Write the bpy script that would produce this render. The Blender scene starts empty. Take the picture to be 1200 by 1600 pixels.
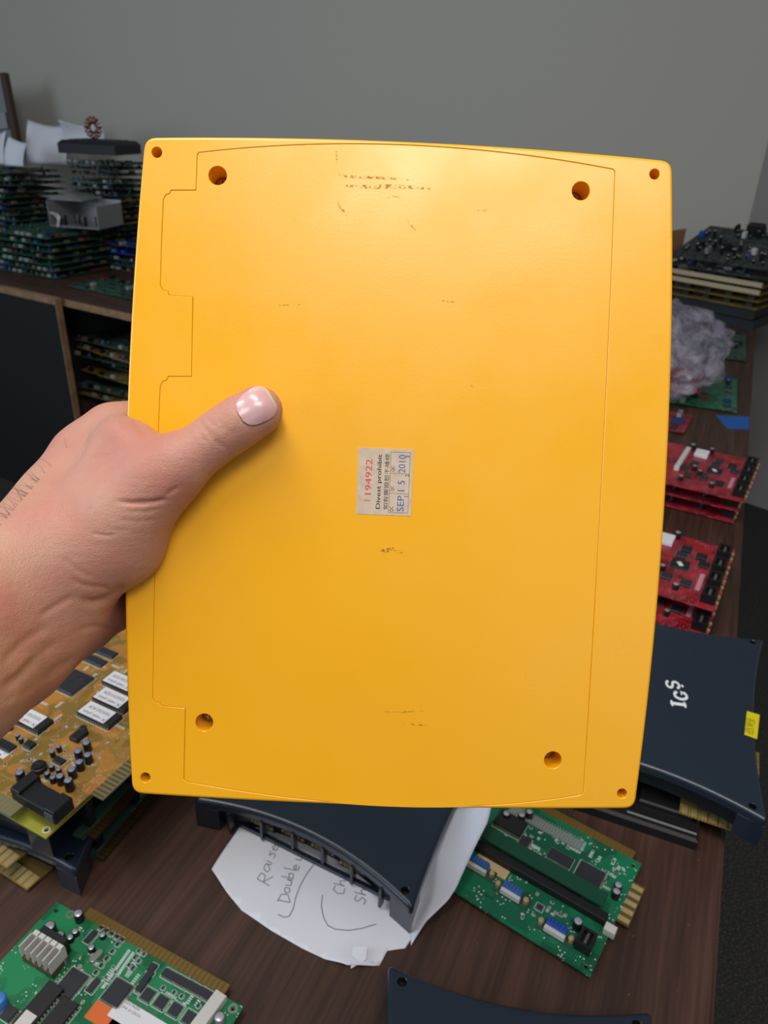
import bpy, bmesh, math, random
import numpy as np
from mathutils import Vector, Matrix

# ------------------------------------------------------------ camera, world, lights, exposure
S = bpy.context.scene
COL = S.collection
FPX = 1180.0                       # focal length in pixels of the 1200x1600 frame
PITCH, ROLL = math.radians(28), math.radians(2)
C = np.array([0, 0, 1.35])
F = np.array([0, math.cos(PITCH), -math.sin(PITCH)])
U0 = np.array([0, math.sin(PITCH), math.cos(PITCH)])
RT = math.cos(ROLL) * np.array([1., 0, 0]) + math.sin(ROLL) * U0
UP = -math.sin(ROLL) * np.array([1., 0, 0]) + math.cos(ROLL) * U0
cam = bpy.data.cameras.new('camera')
cam_o = bpy.data.objects.new('camera', cam)
COL.objects.link(cam_o)
M = Matrix.Identity(4)
for i in range(3):
    M[i][0], M[i][1], M[i][2], M[i][3] = RT[i], UP[i], -F[i], C[i]
cam_o.matrix_world = M
cam.sensor_fit = 'VERTICAL'
cam.sensor_height = 36
cam.lens = FPX / 1600 * 36
cam.clip_start = 0.02
cam.dof.use_dof = True
cam.dof.focus_distance = 0.30
cam.dof.aperture_fstop = cam.lens / 1.15
S.camera = cam_o
S.view_settings.view_transform = 'Standard'
S.view_settings.look = 'None'
S.view_settings.gamma = 1
S.view_settings.use_curve_mapping = False
S.view_settings.exposure = 0.41

W = bpy.data.worlds.new('world')
S.world = W
W.use_nodes = True
W.node_tree.nodes['Background'].inputs[0].default_value = (0.80, 0.90, 1.0, 1)
W.node_tree.nodes['Background'].inputs[1].default_value = 0.14


def area(name, loc, target, sx, sy, power, col):
    l = bpy.data.lights.new(name, 'AREA')
    l.shape = 'RECTANGLE'
    l.size, l.size_y, l.energy, l.color = sx, sy, power, col
    o = bpy.data.objects.new(name, l)
    COL.objects.link(o)
    o.location = loc
    o.rotation_euler = (Vector(target) - Vector(loc)).to_track_quat('-Z', 'Y').to_euler()
    return o


area('ceiling_light', (0.22, -0.68, 2.6), (0.1, 0.6, 0.8), 0.9, 0.5, 12, (1.0, 0.90, 0.83))
area('ceiling_light', (-0.35, 0.15, 2.65), (-0.1, 0.4, 0.8), 1.0, 0.3, 11.5, (1.0, 0.95, 0.90))
area('daylight_window', (-2.9, 0.1, 1.9), (0.2, 0.8, 0.9), 1.6, 1.3, 29, (0.66, 0.82, 1.0))
area('rear_window', (1.4, -2.6, 1.8), (0.1, 0.6, 1.0), 1.6, 1.2, 3, (0.80, 0.90, 1.0))

# ------------------------------------------------------------ helpers


def at(x, y, z=0.78):              # pixel to a point on the horizontal plane z
    d = F + RT * (x - 600) / FPX - UP * (y - 800) / FPX
    return C + d * (z - C[2]) / d[2]


def lin(c):
    if isinstance(c, str):
        c = [int(c[i:i + 2], 16) / 255 for i in (0, 2, 4)]
    return tuple((v / 12.92 if v <= .04045 else ((v + .055) / 1.055) ** 2.4) for v in c) + (1,)


MATS = {}


def mat(name, col, rough=.5, metal=0, col2=None, scale=40, stretch=None, bump=0, bscale=200, trans=0, sss=0, spec=None, alpha=None, lo=.35, hi=.65, coat=0):
    if name in MATS:
        return MATS[name]
    m = bpy.data.materials.new(name)
    m.use_nodes = True
    nt = m.node_tree
    b = nt.nodes['Principled BSDF']
    b.inputs['Base Color'].default_value = lin(col)
    b.inputs['Roughness'].default_value = rough
    b.inputs['Metallic'].default_value = metal
    if spec is not None:
        b.inputs['Specular IOR Level'].default_value = spec
    if trans:
        b.inputs['Transmission Weight'].default_value = trans
    if sss:
        b.inputs['Subsurface Weight'].default_value = sss
        b.inputs['Subsurface Radius'].default_value = (1, .35, .2)
        b.inputs['Subsurface Scale'].default_value = .004
    if alpha is not None:
        b.inputs['Alpha'].default_value = alpha
    if coat:
        b.inputs['Coat Weight'].default_value = coat
        b.inputs['Coat Roughness'].default_value = .25
    tc = nt.nodes.new('ShaderNodeTexCoord')
    mp = nt.nodes.new('ShaderNodeMapping')
    nt.links.new(tc.outputs['Object'], mp.inputs[0])
    if stretch:
        mp.inputs['Scale'].default_value = stretch
    if col2:
        n = nt.nodes.new('ShaderNodeTexNoise')
        n.inputs['Scale'].default_value = scale
        n.inputs['Detail'].default_value = 6
        r = nt.nodes.new('ShaderNodeValToRGB')
        r.color_ramp.elements[0].position, r.color_ramp.elements[1].position = lo, hi
        r.color_ramp.elements[0].color, r.color_ramp.elements[1].color = lin(col), lin(col2)
        nt.links.new(mp.outputs[0], n.inputs[0])
        nt.links.new(n.outputs[0], r.inputs[0])
        nt.links.new(r.outputs[0], b.inputs['Base Color'])
    if bump:
        n = nt.nodes.new('ShaderNodeTexNoise')
        n.inputs['Scale'].default_value = bscale
        n.inputs['Detail'].default_value = 4
        bp = nt.nodes.new('ShaderNodeBump')
        bp.inputs['Strength'].default_value = bump
        bp.inputs['Distance'].default_value = .001
        nt.links.new(mp.outputs[0], n.inputs[0])
        nt.links.new(n.outputs[0], bp.inputs['Height'])
        nt.links.new(bp.outputs[0], b.inputs['Normal'])
    MATS[name] = m
    return m


def pcb_mat(name, base, dark, trace, silk='C8D8D0', scale=130, rough=.35):
    """Solder mask with copper pours, traces and fine silkscreen dashes."""
    m = mat(name, base, rough)
    nt = m.node_tree
    b = nt.nodes['Principled BSDF']
    tc = nt.nodes.new('ShaderNodeTexCoord')

    def vor(feature, sc, metric='CHEBYCHEV'):
        v = nt.nodes.new('ShaderNodeTexVoronoi')
        v.feature = feature
        if feature != 'DISTANCE_TO_EDGE':
            v.distance = metric
        v.inputs['Scale'].default_value = sc
        nt.links.new(tc.outputs['Object'], v.inputs['Vector'])
        return v

    def ramp(src, p0, p1, c0, c1):
        r = nt.nodes.new('ShaderNodeValToRGB')
        r.color_ramp.elements[0].position, r.color_ramp.elements[1].position = p0, p1
        r.color_ramp.elements[0].color, r.color_ramp.elements[1].color = c0, c1
        nt.links.new(src, r.inputs[0])
        return r

    def mix(fac, a, c):
        x = nt.nodes.new('ShaderNodeMix')
        x.data_type = 'RGBA'
        nt.links.new(fac, x.inputs[0])
        if isinstance(a, tuple):
            x.inputs[6].default_value = a
        else:
            nt.links.new(a, x.inputs[6])
        x.inputs[7].default_value = c
        return x.outputs[2]
    o, w = (0, 0, 0, 1), (1, 1, 1, 1)
    big = vor('F1', scale * .45)
    f1 = ramp(big.outputs['Color'], .45, .5, o, w)
    c1 = mix(f1.outputs[0], lin(base), lin(dark))
    wv = nt.nodes.new('ShaderNodeTexWave')
    wv.inputs['Scale'].default_value = scale * 1.6
    wv.inputs['Distortion'].default_value = 2.5
    wv.inputs['Detail Scale'].default_value = .4
    nt.links.new(tc.outputs['Object'], wv.inputs['Vector'])
    f2 = ramp(wv.outputs[0], .78, .86, o, w)
    reg = ramp(vor('F1', scale * .3).outputs['Color'], .5, .55, o, w)
    mm = nt.nodes.new('ShaderNodeMath')
    mm.operation = 'MULTIPLY'
    nt.links.new(f2.outputs[0], mm.inputs[0])
    nt.links.new(reg.outputs[0], mm.inputs[1])
    c2 = mix(mm.outputs[0], c1, lin(trace))
    v3 = vor('F1', scale * 3.2)
    f3 = ramp(v3.outputs['Distance'], .16, .22, w, o)
    reg3 = ramp(vor('F1', scale * .8, 'EUCLIDEAN').outputs['Color'], .62, .66, o, w)
    m3 = nt.nodes.new('ShaderNodeMath')
    m3.operation = 'MULTIPLY'
    nt.links.new(f3.outputs[0], m3.inputs[0])
    nt.links.new(reg3.outputs[0], m3.inputs[1])
    c3 = mix(m3.outputs[0], c2, lin(silk))
    nt.links.new(c3, b.inputs['Base Color'])
    return m


class MB:
    """Collects verts and faces of ONE mesh."""

    def __init__(s):
        s.v, s.f, s.m, s.mats = [], [], [], []

    def mi(s, m):
        if m not in s.mats:
            s.mats.append(m)
        return s.mats.index(m)

    def quad(s, pts, m):
        n = len(s.v)
        s.v += [tuple(p) for p in pts]
        s.f.append(tuple(range(n, n + len(pts))))
        s.m.append(s.mi(m))

    def box(s, x0, x1, y0, y1, z0, z1, m, c=0.0, T=None):
        """box with chamfered top edge c"""
        i = s.mi(m)
        n = len(s.v)
        if c > 0:
            rings = [(0, z0), (0, z1 - c), (c, z1)]
        else:
            rings = [(0, z0), (0, z1)]
        pts = []
        for d, z in rings:
            pts += [(x0 + d, y0 + d, z), (x1 - d, y0 + d, z), (x1 - d, y1 - d, z), (x0 + d, y1 - d, z)]
        if T:
            pts = [tuple(T @ Vector(p)) for p in pts]
        s.v += pts
        k = len(rings)
        s.f.append((n + 3, n + 2, n + 1, n))
        s.m.append(i)
        for r in range(k - 1):
            for j in range(4):
                a = n + r * 4 + j
                b_ = n + r * 4 + (j + 1) % 4
                s.f.append((a, b_, b_ + 4, a + 4))
                s.m.append(i)
        q = n + 4 * (k - 1)
        s.f.append((q, q + 1, q + 2, q + 3))
        s.m.append(i)

    def lathe(s, cx, cy, prof, m, n=16, T=None, mtop=None):
        """prof: list of (r,z) bottom to top, closed with caps"""
        b0 = len(s.v)
        for r, z in prof:
            for k in range(n):
                a = 2 * math.pi * k / n
                p = (cx + r * math.cos(a), cy + r * math.sin(a), z)
                s.v.append(tuple(T @ Vector(p)) if T else p)
        for j in range(len(prof) - 1):
            for k in range(n):
                a, b_ = b0 + j * n + k, b0 + j * n + (k + 1) % n
                s.f.append((a, b_, b_ + n, a + n))
                s.m.append(s.mi(m))
        s.f.append(tuple(b0 + n - 1 - k for k in range(n)))
        s.m.append(s.mi(m))
        s.f.append(tuple(b0 + (len(prof) - 1) * n + k for k in range(n)))
        s.m.append(s.mi(mtop or m))

    def tube(s, pts, r, m, n=8):
        pts = [Vector(p) for p in pts]
        b0 = len(s.v)
        rr = r if isinstance(r, (list, tuple)) else [r] * len(pts)
        prev = None
        for i, p in enumerate(pts):
            d = (pts[min(i + 1, len(pts) - 1)] - pts[max(i - 1, 0)]).normalized()
            if prev is None:
                u = d.cross(Vector((0, 0, 1)))
                if u.length < .01:
                    u = d.cross(Vector((1, 0, 0)))
            else:
                u = prev - d * prev.dot(d)
            u.normalize()
            prev = u
            w = d.cross(u)
            for k in range(n):
                a = 2 * math.pi * k / n
                s.v.append(tuple(p + (u * math.cos(a) + w * math.sin(a)) * rr[i]))
        for j in range(len(pts) - 1):
            for k in range(n):
                a, b_ = b0 + j * n + k, b0 + j * n + (k + 1) % n
                s.f.append((a, b_, b_ + n, a + n))
                s.m.append(s.mi(m))
        s.f.append(tuple(b0 + n - 1 - k for k in range(n)))
        s.m.append(s.mi(m))
        s.f.append(tuple(b0 + (len(pts) - 1) * n + k for k in range(n)))
        s.m.append(s.mi(m))

    def mesh(s, name, smooth=False):
        me = bpy.data.meshes.new(name)
        me.from_pydata(s.v, [], s.f)
        for m in s.mats:
            me.materials.append(m)
        me.polygons.foreach_set('material_index', s.m)
        me.update()
        if smooth:
            me.shade_smooth()
            me.set_sharp_from_angle(angle=math.radians(40))
        return me


def link(name, me, parent=None, loc=None, rotz=0, label=None):
    o = bpy.data.objects.new(name, me)
    COL.objects.link(o)
    if parent:
        o.parent = parent
    if loc is not None:
        o.location = loc
    if rotz:
        o.rotation_euler = (0, 0, rotz)
    if label:
        o['label'] = label
    return o


def tag(o, label, cat, group=None):
    o['label'] = label
    o['category'] = cat
    if group:
        o['group'] = group
    return o


def thing(name, label, cat, loc=(0, 0, 0), rotz=0, group=None):
    o = bpy.data.objects.new(name, None)
    COL.objects.link(o)
    o.empty_display_size = .02
    o.location = loc
    o.rotation_euler = (0, 0, rotz)
    return tag(o, label, cat, group)


def struct(name, me, loc=(0, 0, 0), rotz=0):
    o = link(name, me, None, loc, rotz)
    o['kind'] = 'structure'
    return o


def copy_tree(o, tree, parent=None):
    """tree: {name: [children]} snapshot taken before copying"""
    c = o.copy()
    COL.objects.link(c)
    if parent:
        c.parent = parent
    for ch in tree.get(o.name, []):
        copy_tree(ch, tree, c)
    return c


def snapshot(o):
    t = {}
    for q in bpy.data.objects:
        if q.parent:
            t.setdefault(q.parent.name, []).append(q)
    return t


def text_pts(s, w=None, h=None, offset=0):
    """mesh (verts, faces) of a text fitted to w x h, lower left at 0,0"""
    cu = bpy.data.curves.new('t', 'FONT')
    cu.body = s
    cu.size = 1
    cu.resolution_u = 3
    cu.offset = offset
    o = bpy.data.objects.new('t', cu)
    COL.objects.link(o)
    dg = bpy.context.evaluated_depsgraph_get()
    me = bpy.data.meshes.new_from_object(o.evaluated_get(dg))
    v = np.array([tuple(q.co)[:2] for q in me.vertices])
    f = [tuple(p.vertices) for p in me.polygons]
    bpy.data.objects.remove(o)
    bpy.data.curves.remove(cu)
    bpy.data.meshes.remove(me)
    mn, mx = v.min(0), v.max(0)
    sc = np.array([w / (mx - mn)[0] if w else 0, h / (mx - mn)[1] if h else 0])
    if not w:
        sc[0] = sc[1]
    if not h:
        sc[1] = sc[0]
    return (v - mn) * sc, f


def add_text(mb, s, m, x, y, z, w=None, h=None, rot=0, offset=0):
    """text with its lower left corner at x,y; rot turns it about that corner"""
    v, f = text_pts(s, w, h, offset)
    n = len(mb.v)
    c, sn = math.cos(rot), math.sin(rot)
    for a, b in v:
        mb.v.append((x + a * c - b * sn, y + a * sn + b * c, z))
    for q in f:
        mb.f.append(tuple(n + k for k in q))
        mb.m.append(mb.mi(m))


def curved_rect(cs, sag, r, n=20):
    """rounded quadrilateral, corners counter-clockwise, each side bowed out by sag"""
    out = []
    k = len(cs)
    ends = []
    for i in range(k):
        a, b = np.array(cs[i], float), np.array(cs[(i + 1) % k], float)
        L = np.linalg.norm(b - a)
        d = (b - a) / L
        nrm = np.array([d[1], -d[0]])
        t0 = r / L
        ts = np.linspace(t0, 1 - t0, n)
        ends.append([a + d * L * t + nrm * sag[i] * 4 * t * (1 - t) for t in ts])
    for i in range(k):
        p = ends[i]
        q = ends[(i + 1) % k]
        out += p
        c = np.array(cs[(i + 1) % k], float)
        # round corner: bezier with control point where tangents roughly meet
        for t in (.2, .4, .6, .8):
            out.append((1 - t) ** 2 * p[-1] + 2 * t * (1 - t) * c + t * t * q[0])
    return [tuple(x) for x in out]


def offset_loop(pts, d):
    """move a ccw loop inwards by d"""
    P = np.array(pts, float)
    n = len(P)
    e = np.roll(P, -1, 0) - P
    e /= np.maximum(np.linalg.norm(e, axis=1), 1e-9)[:, None]
    nr = np.stack([-e[:, 1], e[:, 0]], 1)
    m = nr + np.roll(nr, 1, 0)
    m /= np.maximum((m * m).sum(1), .35)[:, None] / 2
    return [tuple(x) for x in P + m * d]


def circle(cx, cy, r, n=28):
    return [(cx + r * math.cos(2 * math.pi * k / n), cy + r * math.sin(2 * math.pi * k / n)) for k in range(n)]


def plate(name, outer, holes, z0, z1, m, c=.0006, steps=3, mh=None, hc=.0002, open_bottom=False):
    """Solid plate; outer loop ccw with rounded upper rim; holes: (ccw loop, depth or None for through)."""
    bm = bmesh.new()

    def ring(pts, z):
        return [bm.verts.new((p[0], p[1], z)) for p in pts]

    def strip(a, b, mi=0, flip=False):
        n = len(a)
        for i in range(n):
            q = (a[i], a[(i + 1) % n], b[(i + 1) % n], b[i])
            f = bm.faces.new(q[::-1] if flip else q)
            f.material_index = mi
            f.smooth = True

    def fill(loops):
        es = []
        for l in loops:
            for i in range(len(l)):
                a, b = l[i], l[(i + 1) % len(l)]
                e = bm.edges.get((a, b)) or bm.edges.new((a, b))
                es.append(e)
        r = bmesh.ops.triangle_fill(bm, edges=es, use_beauty=True, use_dissolve=False)
        return [g for g in r['geom'] if isinstance(g, bmesh.types.BMFace)]
    r0 = ring(outer, z0)
    prev = r0
    for s in range(steps + 1):
        a = math.pi / 2 * s / steps
        nx = ring(offset_loop(outer, c * (1 - math.cos(a))), z1 - c + c * math.sin(a))
        strip(prev, nx)
        prev = nx
    tops, bots = [prev], [r0]
    for hole in holes:
        loop, depth = hole[:2]
        a = ring(offset_loop(loop, -hc), z1)
        b = ring(loop, z1 - hc)
        strip(a, b, 0, True)
        zb = z0 if depth is None else z1 - depth
        d = ring(loop, zb)
        strip(b, d, 1 if mh else 0, True)
        tops.append(a)
        if depth is None:
            bots.append(d)
        else:
            inner = []
            for sub in (hole[2] if len(hole) > 2 else []):
                sa = ring(sub, zb)
                strip(sa, ring(sub, z0), 1 if mh else 0, True)
                bots.append([v for v in bm.verts][-len(sub):])
                inner.append(sa)
            for f in fill([d] + inner):
                f.smooth = False
                f.material_index = 1 if mh else 0
                f.normal_update()
                if f.normal.z < 0:
                    f.normal_flip()
    fs = fill(tops)
    for f in fs:
        f.smooth = False
        f.normal_update()
        if f.normal.z < 0:
            f.normal_flip()
    if not open_bottom:
        for f in fill(bots):
            f.smooth = False
            f.normal_update()
            if f.normal.z > 0:
                f.normal_flip()
    me = bpy.data.meshes.new(name)
    bm.to_mesh(me)
    bm.free()
    me.materials.append(m)
    if mh:
        me.materials.append(mh)
    me.set_sharp_from_angle(angle=math.radians(35))
    for q in me.polygons:
        if abs(q.normal.z) > .999:
            q.use_smooth = False
    return me


# ------------------------------------------------------------ materials
def wood():
    m = mat('dark_wood_laminate', '3A241A', .5)
    nt = m.node_tree
    b = nt.nodes['Principled BSDF']
    tc = nt.nodes.new('ShaderNodeTexCoord')

    def nz(scale, sx, sy, det=8):
        mp = nt.nodes.new('ShaderNodeMapping')
        mp.inputs['Scale'].default_value = (sx, sy, 1)
        n = nt.nodes.new('ShaderNodeTexNoise')
        n.inputs['Scale'].default_value = scale
        n.inputs['Detail'].default_value = det
        nt.links.new(tc.outputs['Object'], mp.inputs[0])
        nt.links.new(mp.outputs[0], n.inputs[0])
        return n
    a = nz(14, .22, 4)
    r = nt.nodes.new('ShaderNodeValToRGB')
    e = r.color_ramp.elements
    e[0].position, e[1].position = .34, .66
    e[0].color, e[1].color = lin('3A261C'), lin('53382B')
    x = e.new(.5)
    x.color = lin('462E23')
    nt.links.new(a.outputs[0], r.inputs[0])
    f = nz(90, .12, 3, 3)
    r2 = nt.nodes.new('ShaderNodeValToRGB')
    r2.color_ramp.elements[0].position, r2.color_ramp.elements[1].position = .38, .6
    r2.color_ramp.elements[0].color, r2.color_ramp.elements[1].color = (.74, .74, .74, 1), (1.06, 1.06, 1.06, 1)
    nt.links.new(f.outputs[0], r2.inputs[0])
    mx = nt.nodes.new('ShaderNodeMix')
    mx.data_type = 'RGBA'
    mx.blend_type = 'MULTIPLY'
    mx.inputs[0].default_value = 1
    nt.links.new(r.outputs[0], mx.inputs[6])
    nt.links.new(r2.outputs[0], mx.inputs[7])
    # crumbs of dust
    v = nt.nodes.new('ShaderNodeTexVoronoi')
    v.inputs['Scale'].default_value = 60
    nt.links.new(tc.outputs['Object'], v.inputs['Vector'])
    r3 = nt.nodes.new('ShaderNodeValToRGB')
    r3.color_ramp.elements[0].position, r3.color_ramp.elements[1].position = .03, .05
    r3.color_ramp.elements[0].color, r3.color_ramp.elements[1].color = (.5, .5, .5, 1), (0, 0, 0, 1)
    nt.links.new(v.outputs['Distance'], r3.inputs[0])
    m2 = nt.nodes.new('ShaderNodeMix')
    m2.data_type = 'RGBA'
    nt.links.new(r3.outputs[0], m2.inputs[0])
    nt.links.new(mx.outputs[2], m2.inputs[6])
    m2.inputs[7].default_value = lin('8A6248')
    nt.links.new(m2.outputs[2], b.inputs['Base Color'])
    return m


WOOD = wood()
EDGEW = mat('pale_edge_banding', '9A7A58', .6, col2='7E6044', scale=30)
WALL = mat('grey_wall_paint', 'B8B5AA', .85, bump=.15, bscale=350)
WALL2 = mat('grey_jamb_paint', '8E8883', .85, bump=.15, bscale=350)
CARPET = mat('dark_carpet', '262422', .95, col2='5C5750', scale=260, bump=.9, bscale=300, lo=.5, hi=.75)
BLACKP = mat('black_melamine', '070708', .75, bump=.1)
YEL = mat('yellow_plastic', 'FBB606', .34, bump=.03, bscale=900, spec=.8)
nt = YEL.node_tree
_n = nt.nodes.new('ShaderNodeTexNoise')
_n.inputs['Scale'].default_value = 22
_n.inputs['Detail'].default_value = 4
_r = nt.nodes.new('ShaderNodeMapRange')
_r.inputs['From Min'].default_value, _r.inputs['From Max'].default_value = .35, .65
_r.inputs['To Min'].default_value, _r.inputs['To Max'].default_value = .27, .40
_t = nt.nodes.new('ShaderNodeTexCoord')
nt.links.new(_t.outputs['Object'], _n.inputs[0])
nt.links.new(_n.outputs[0], _r.inputs['Value'])
nt.links.new(_r.outputs[0], nt.nodes['Principled BSDF'].inputs['Roughness'])
STEEL = mat('screw_steel', 'B8B4A8', .3, 1)
CHIP = mat('chip_plastic', '2A2B30', .45)
CHIPD = mat('dark_chip_plastic', '1C1A1A', .5)
PIN = mat('tinned_pins', 'B4B2AC', .35, .8)
GOLD = mat('gold_fingers', '9C7C3C', .35, .7)
GOLDB = mat('bright_gold_fingers', 'D8C088', .35, .6)
OLIVE = mat('connector_laminate', '5E4E22', .5)
SLEEVE = mat('capacitor_sleeve', '17171C', .35)
CAPTOP = mat('capacitor_can_top', 'D8D8DC', .3, .7)
BCAP = mat('blue_grey_can', '8894AE', .4, .3)
BLACK = mat('black_plastic', '101012', .5)
WHITE = mat('white_sticker', 'DCDCE0', .6)
WHITEP = mat('white_plastic', 'C9C7C0', .5)
ORANGE = mat('orange_sticker', 'D9692C', .6)
CREAM = mat('cream_sticker', 'C9B487', .6)
INK = mat('black_ink', '24201E', .7)
INKR = mat('red_ink', 'D04444', .7)
INKB = mat('blue_ink', '2C62A4', .7)
INKG = mat('grey_ink', '6E6E78', .7)
TAN = mat('tan_component', '9C7A52', .5)
BLUEC = mat('blue_connector', '1C4FA8', .4)
BLUEL = mat('light_blue_component', '3E7CC8', .4)
REDC = mat('red_component', 'A83030', .5)
GREYM = mat('grey_metal', '9A9C9C', .4, .4, bump=.1)
NAVY = mat('navy_blue_plastic', '162332', .33, bump=.12, bscale=1500, coat=.6)
NAVYD = mat('dark_navy_plastic', '10171F', .42)
PG = pcb_mat('green_board', '1E7A4C', '14613C', '2E9460')
PGD = pcb_mat('teal_green_board', '0E6A46', '0B5438', '16805A', scale=110)
PA = pcb_mat('amber_board', 'AC7630', '85692C', 'C8944C', 'C8BFA0', 200)
PR = pcb_mat('red_board', '9A1822', '741019', 'B04454', 'C08C98', 120)
PB = pcb_mat('blue_board', '123A8C', '0C2A6A', '2450A8')
PO = pcb_mat('dull_green_board', '2A4A3A', '1E3A30', '4A6A52', '8C9A90', 100, .75)
PY = pcb_mat('yellowed_board', '8A7434', '6C5A28', 'A8904C', 'B8AC80', 70)
LIME = mat('bare_lime_laminate', 'A0A03A', .4)

# ------------------------------------------------------------ room
TAZ = math.radians(23.4)                       # heading of the near table's long edge
TD = np.array([math.sin(TAZ), math.cos(TAZ)])
TN = np.array([math.cos(TAZ), -math.sin(TAZ)])
fl = MB()
fl.box(-4, 4, -3, 5, -.05, 0, CARPET)
struct('floor', fl.mesh('floor'))
corner = np.array([1.27, 2.90])


def wall(name, p, az, length, m, thick=.1, h=2.9):
    """wall starting at p, running along heading az, its face to the left of the heading hidden side right"""
    w = MB()
    w.box(0, length, 0, thick, 0, h, m)
    return struct(name, w.mesh(name), (p[0], p[1], 0), math.pi / 2 - math.radians(az))


a = math.radians(-74)
left_end = corner + np.array([math.sin(a), math.cos(a)]) * 4.2
wall('wall_back', left_end, 106, 4.2, WALL)
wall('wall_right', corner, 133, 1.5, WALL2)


def table(name, label, cat, p, az, length, width, side, back=None):
    """table top whose visible long edge starts at p and runs along heading az; side=+1: top lies left of it"""
    t = thing(name, label, cat, (p[0], p[1], 0), math.pi / 2 - math.radians(az))
    y0, y1 = (0, width) if side > 0 else (-width, 0)
    b = MB()
    b.box(0, length, y0, y1, .755, .78, WOOD, .0015)
    top = link('table_top', b.mesh('table_top'), t)
    e = MB()
    ys = (y0 - .0015, y0) if side > 0 else (y1, y1 + .0015)
    e.box(0, length, ys[0], ys[1], .756, .7785, EDGEW)
    link('edge_banding', e.mesh('edge_banding'), t)
    for x in (.06, length - .06):
        for y in (y0 + .06, y1 - .06):
            l = MB()
            l.box(x - .02, x + .02, y - .02, y + .02, 0, .755, BLACK, 0)
            link('leg', l.mesh('leg'), t)
    return t


P0 = np.array([.247, .309])
st = P0 - TD * .75
near_table = table('work_table', 'long dark wood grain table in the foreground, running along the right to the wall', 'table',
                   (st[0], st[1]), 23.4, 3.30, .76, 1)
# long edge direction of MATS wood is local x here: grain follows it
near_table.children[0].data.materials[0] = WOOD
LAZ = 121.5
ld = np.array([math.sin(math.radians(LAZ)), math.cos(math.radians(LAZ))])
ln = np.array([-ld[1], ld[0]])
lp = np.array([-1.018, 2.44]) - ld * 1.05
left_table = table('storage_table', 'dark wood table along the back wall on the left, loaded with stacks of circuit boards', 'table',
                   lp, LAZ, 2.0, .70, 1)
sh = MB()
sh.box(.09, 1.91, .03, .66, .36, .38, WOOD, .001)
link('lower_shelf', sh.mesh('lower_shelf'), left_table)
bk = MB()  # black panel added so the space under the table stays dark
bk.box(.0, 2.0, .67, .685, .0, .755, BLACKP)
link('added_dark_backing', bk.mesh('added_dark_backing'), left_table)
# black board in front of the left table
pa = MB()
pa.box(-1.1, 0, 0, .022, 0, .765, BLACKP)
pr = thing('partition_board', 'tall matt black board with raw wood edges standing before the left table', 'partition',
           (*((np.array([-1.018, 2.44]) - ld * .05) - ln * .035), 0), math.pi / 2 - math.radians(LAZ))
link('face_board', pa.mesh('face_board'), pr)
pe = MB()
pe.box(-1.1, .004, 0, .022, .765, .785, EDGEW)
pe.box(0, .004, 0, .022, 0, .765, EDGEW)
link('wood_edge', pe.mesh('wood_edge'), pr)

# ------------------------------------------------------------ the held yellow cartridge
t3 = np.array([-0.09610607, -0.15058331, 0.30322236])
a3 = np.array([0.99918453, 0.03684027, 0.01652512])
b3 = np.array([-0.0389736, 0.99762907, 0.05672123])
a3 /= np.linalg.norm(a3)
b3 -= a3 * (a3 @ b3)
b3 /= np.linalg.norm(b3)
towld = lambda q: RT * q[0] - UP * q[1] + F * q[2]
OX, OY = towld(a3), -towld(b3)
OZ = np.cross(OX, OY)
OO = C + towld(t3)
HM = Matrix.Identity(4)
for i in range(3):
    HM[i][0], HM[i][1], HM[i][2], HM[i][3] = OX[i], OY[i], OZ[i], OO[i]


def loc(x, y, z=0.0):
    """pixel to a point of the cartridge frame on its plane z"""
    d = F + RT * (x - 600) / FPX - UP * (y - 800) / FPX
    ld_ = np.array([d @ OX, d @ OY, d @ OZ])
    lc = np.array([(C - OO) @ OX, (C - OO) @ OY, (C - OO) @ OZ])
    return lc + ld_ * (z - lc[2]) / ld_[2]


BW, BH, BT = .2135, .270, .026
cart = thing('cartridge', 'big flat yellow plastic game cartridge held up in one hand', 'cartridge')
cart.matrix_world = HM
outer = curved_rect([(0, -BH), (BW, -BH), (BW, 0), (0, 0)], [.0022, .0053, .0030, .0053], .0045, 40)


def dense(px, n=14):
    return px


def arc_px(p, q, mid, n=16):
    p, q, mid = map(np.array, (p, q, mid))
    c = 2 * np.array(mid, float) - (p + q) / 2
    return [tuple((1 - t) ** 2 * p + 2 * t * (1 - t) * c + t * t * q) for t in np.linspace(0, 1, n)]


lid_px = (arc_px((311, 238), (958, 264), (632, 226), 24) + [(961, 267)] +
          arc_px((961, 272), (912, 1236), (943, 700), 12) + [(909, 1241)] +
          arc_px((904, 1243), (292, 1222), (620, 1260), 24) + [(287, 1218)] +
          [(289, 1107), (252, 1103), (249, 1099), (241, 1096), (238, 1089)] +
          [(240, 960), (242, 860), (246, 700), (250, 604), (254, 596), (260, 594), (263, 588), (299, 588), (301, 464), (264, 461),
           (262, 455), (254, 453), (250, 446), (252, 380), (255, 311), (259, 304), (265, 302), (267, 297), (306, 297), (308, 241)])
lid = [tuple(loc(x, y)[:2]) for x, y in lid_px][::-1]
lid = [p for i, p in enumerate(lid) if i == 0 or math.dist(p, lid[i - 1]) > 1e-4]
small = [(245, 238), (1023, 272), (227, 1215), (972, 1240)]
big = [(340, 274), (908, 298), (319, 1129), (864, 1188)]
sh_ = [(circle(*loc(x, y)[:2], .0021, 24), None) for x, y in small]
wells = [circle(*loc(x, y)[:2], .0038, 24) for x, y in big]
body = plate('cartridge_body', outer, sh_ + [(lid, .0030, wells)], -BT, 0, YEL, .0012, 4, None, .0002)
link('body', body, cart)
lid_in = offset_loop(lid, .00005)
bh_ = [(circle(*loc(x, y)[:2], .0037, 32), .0135) for x, y in big]
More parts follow.
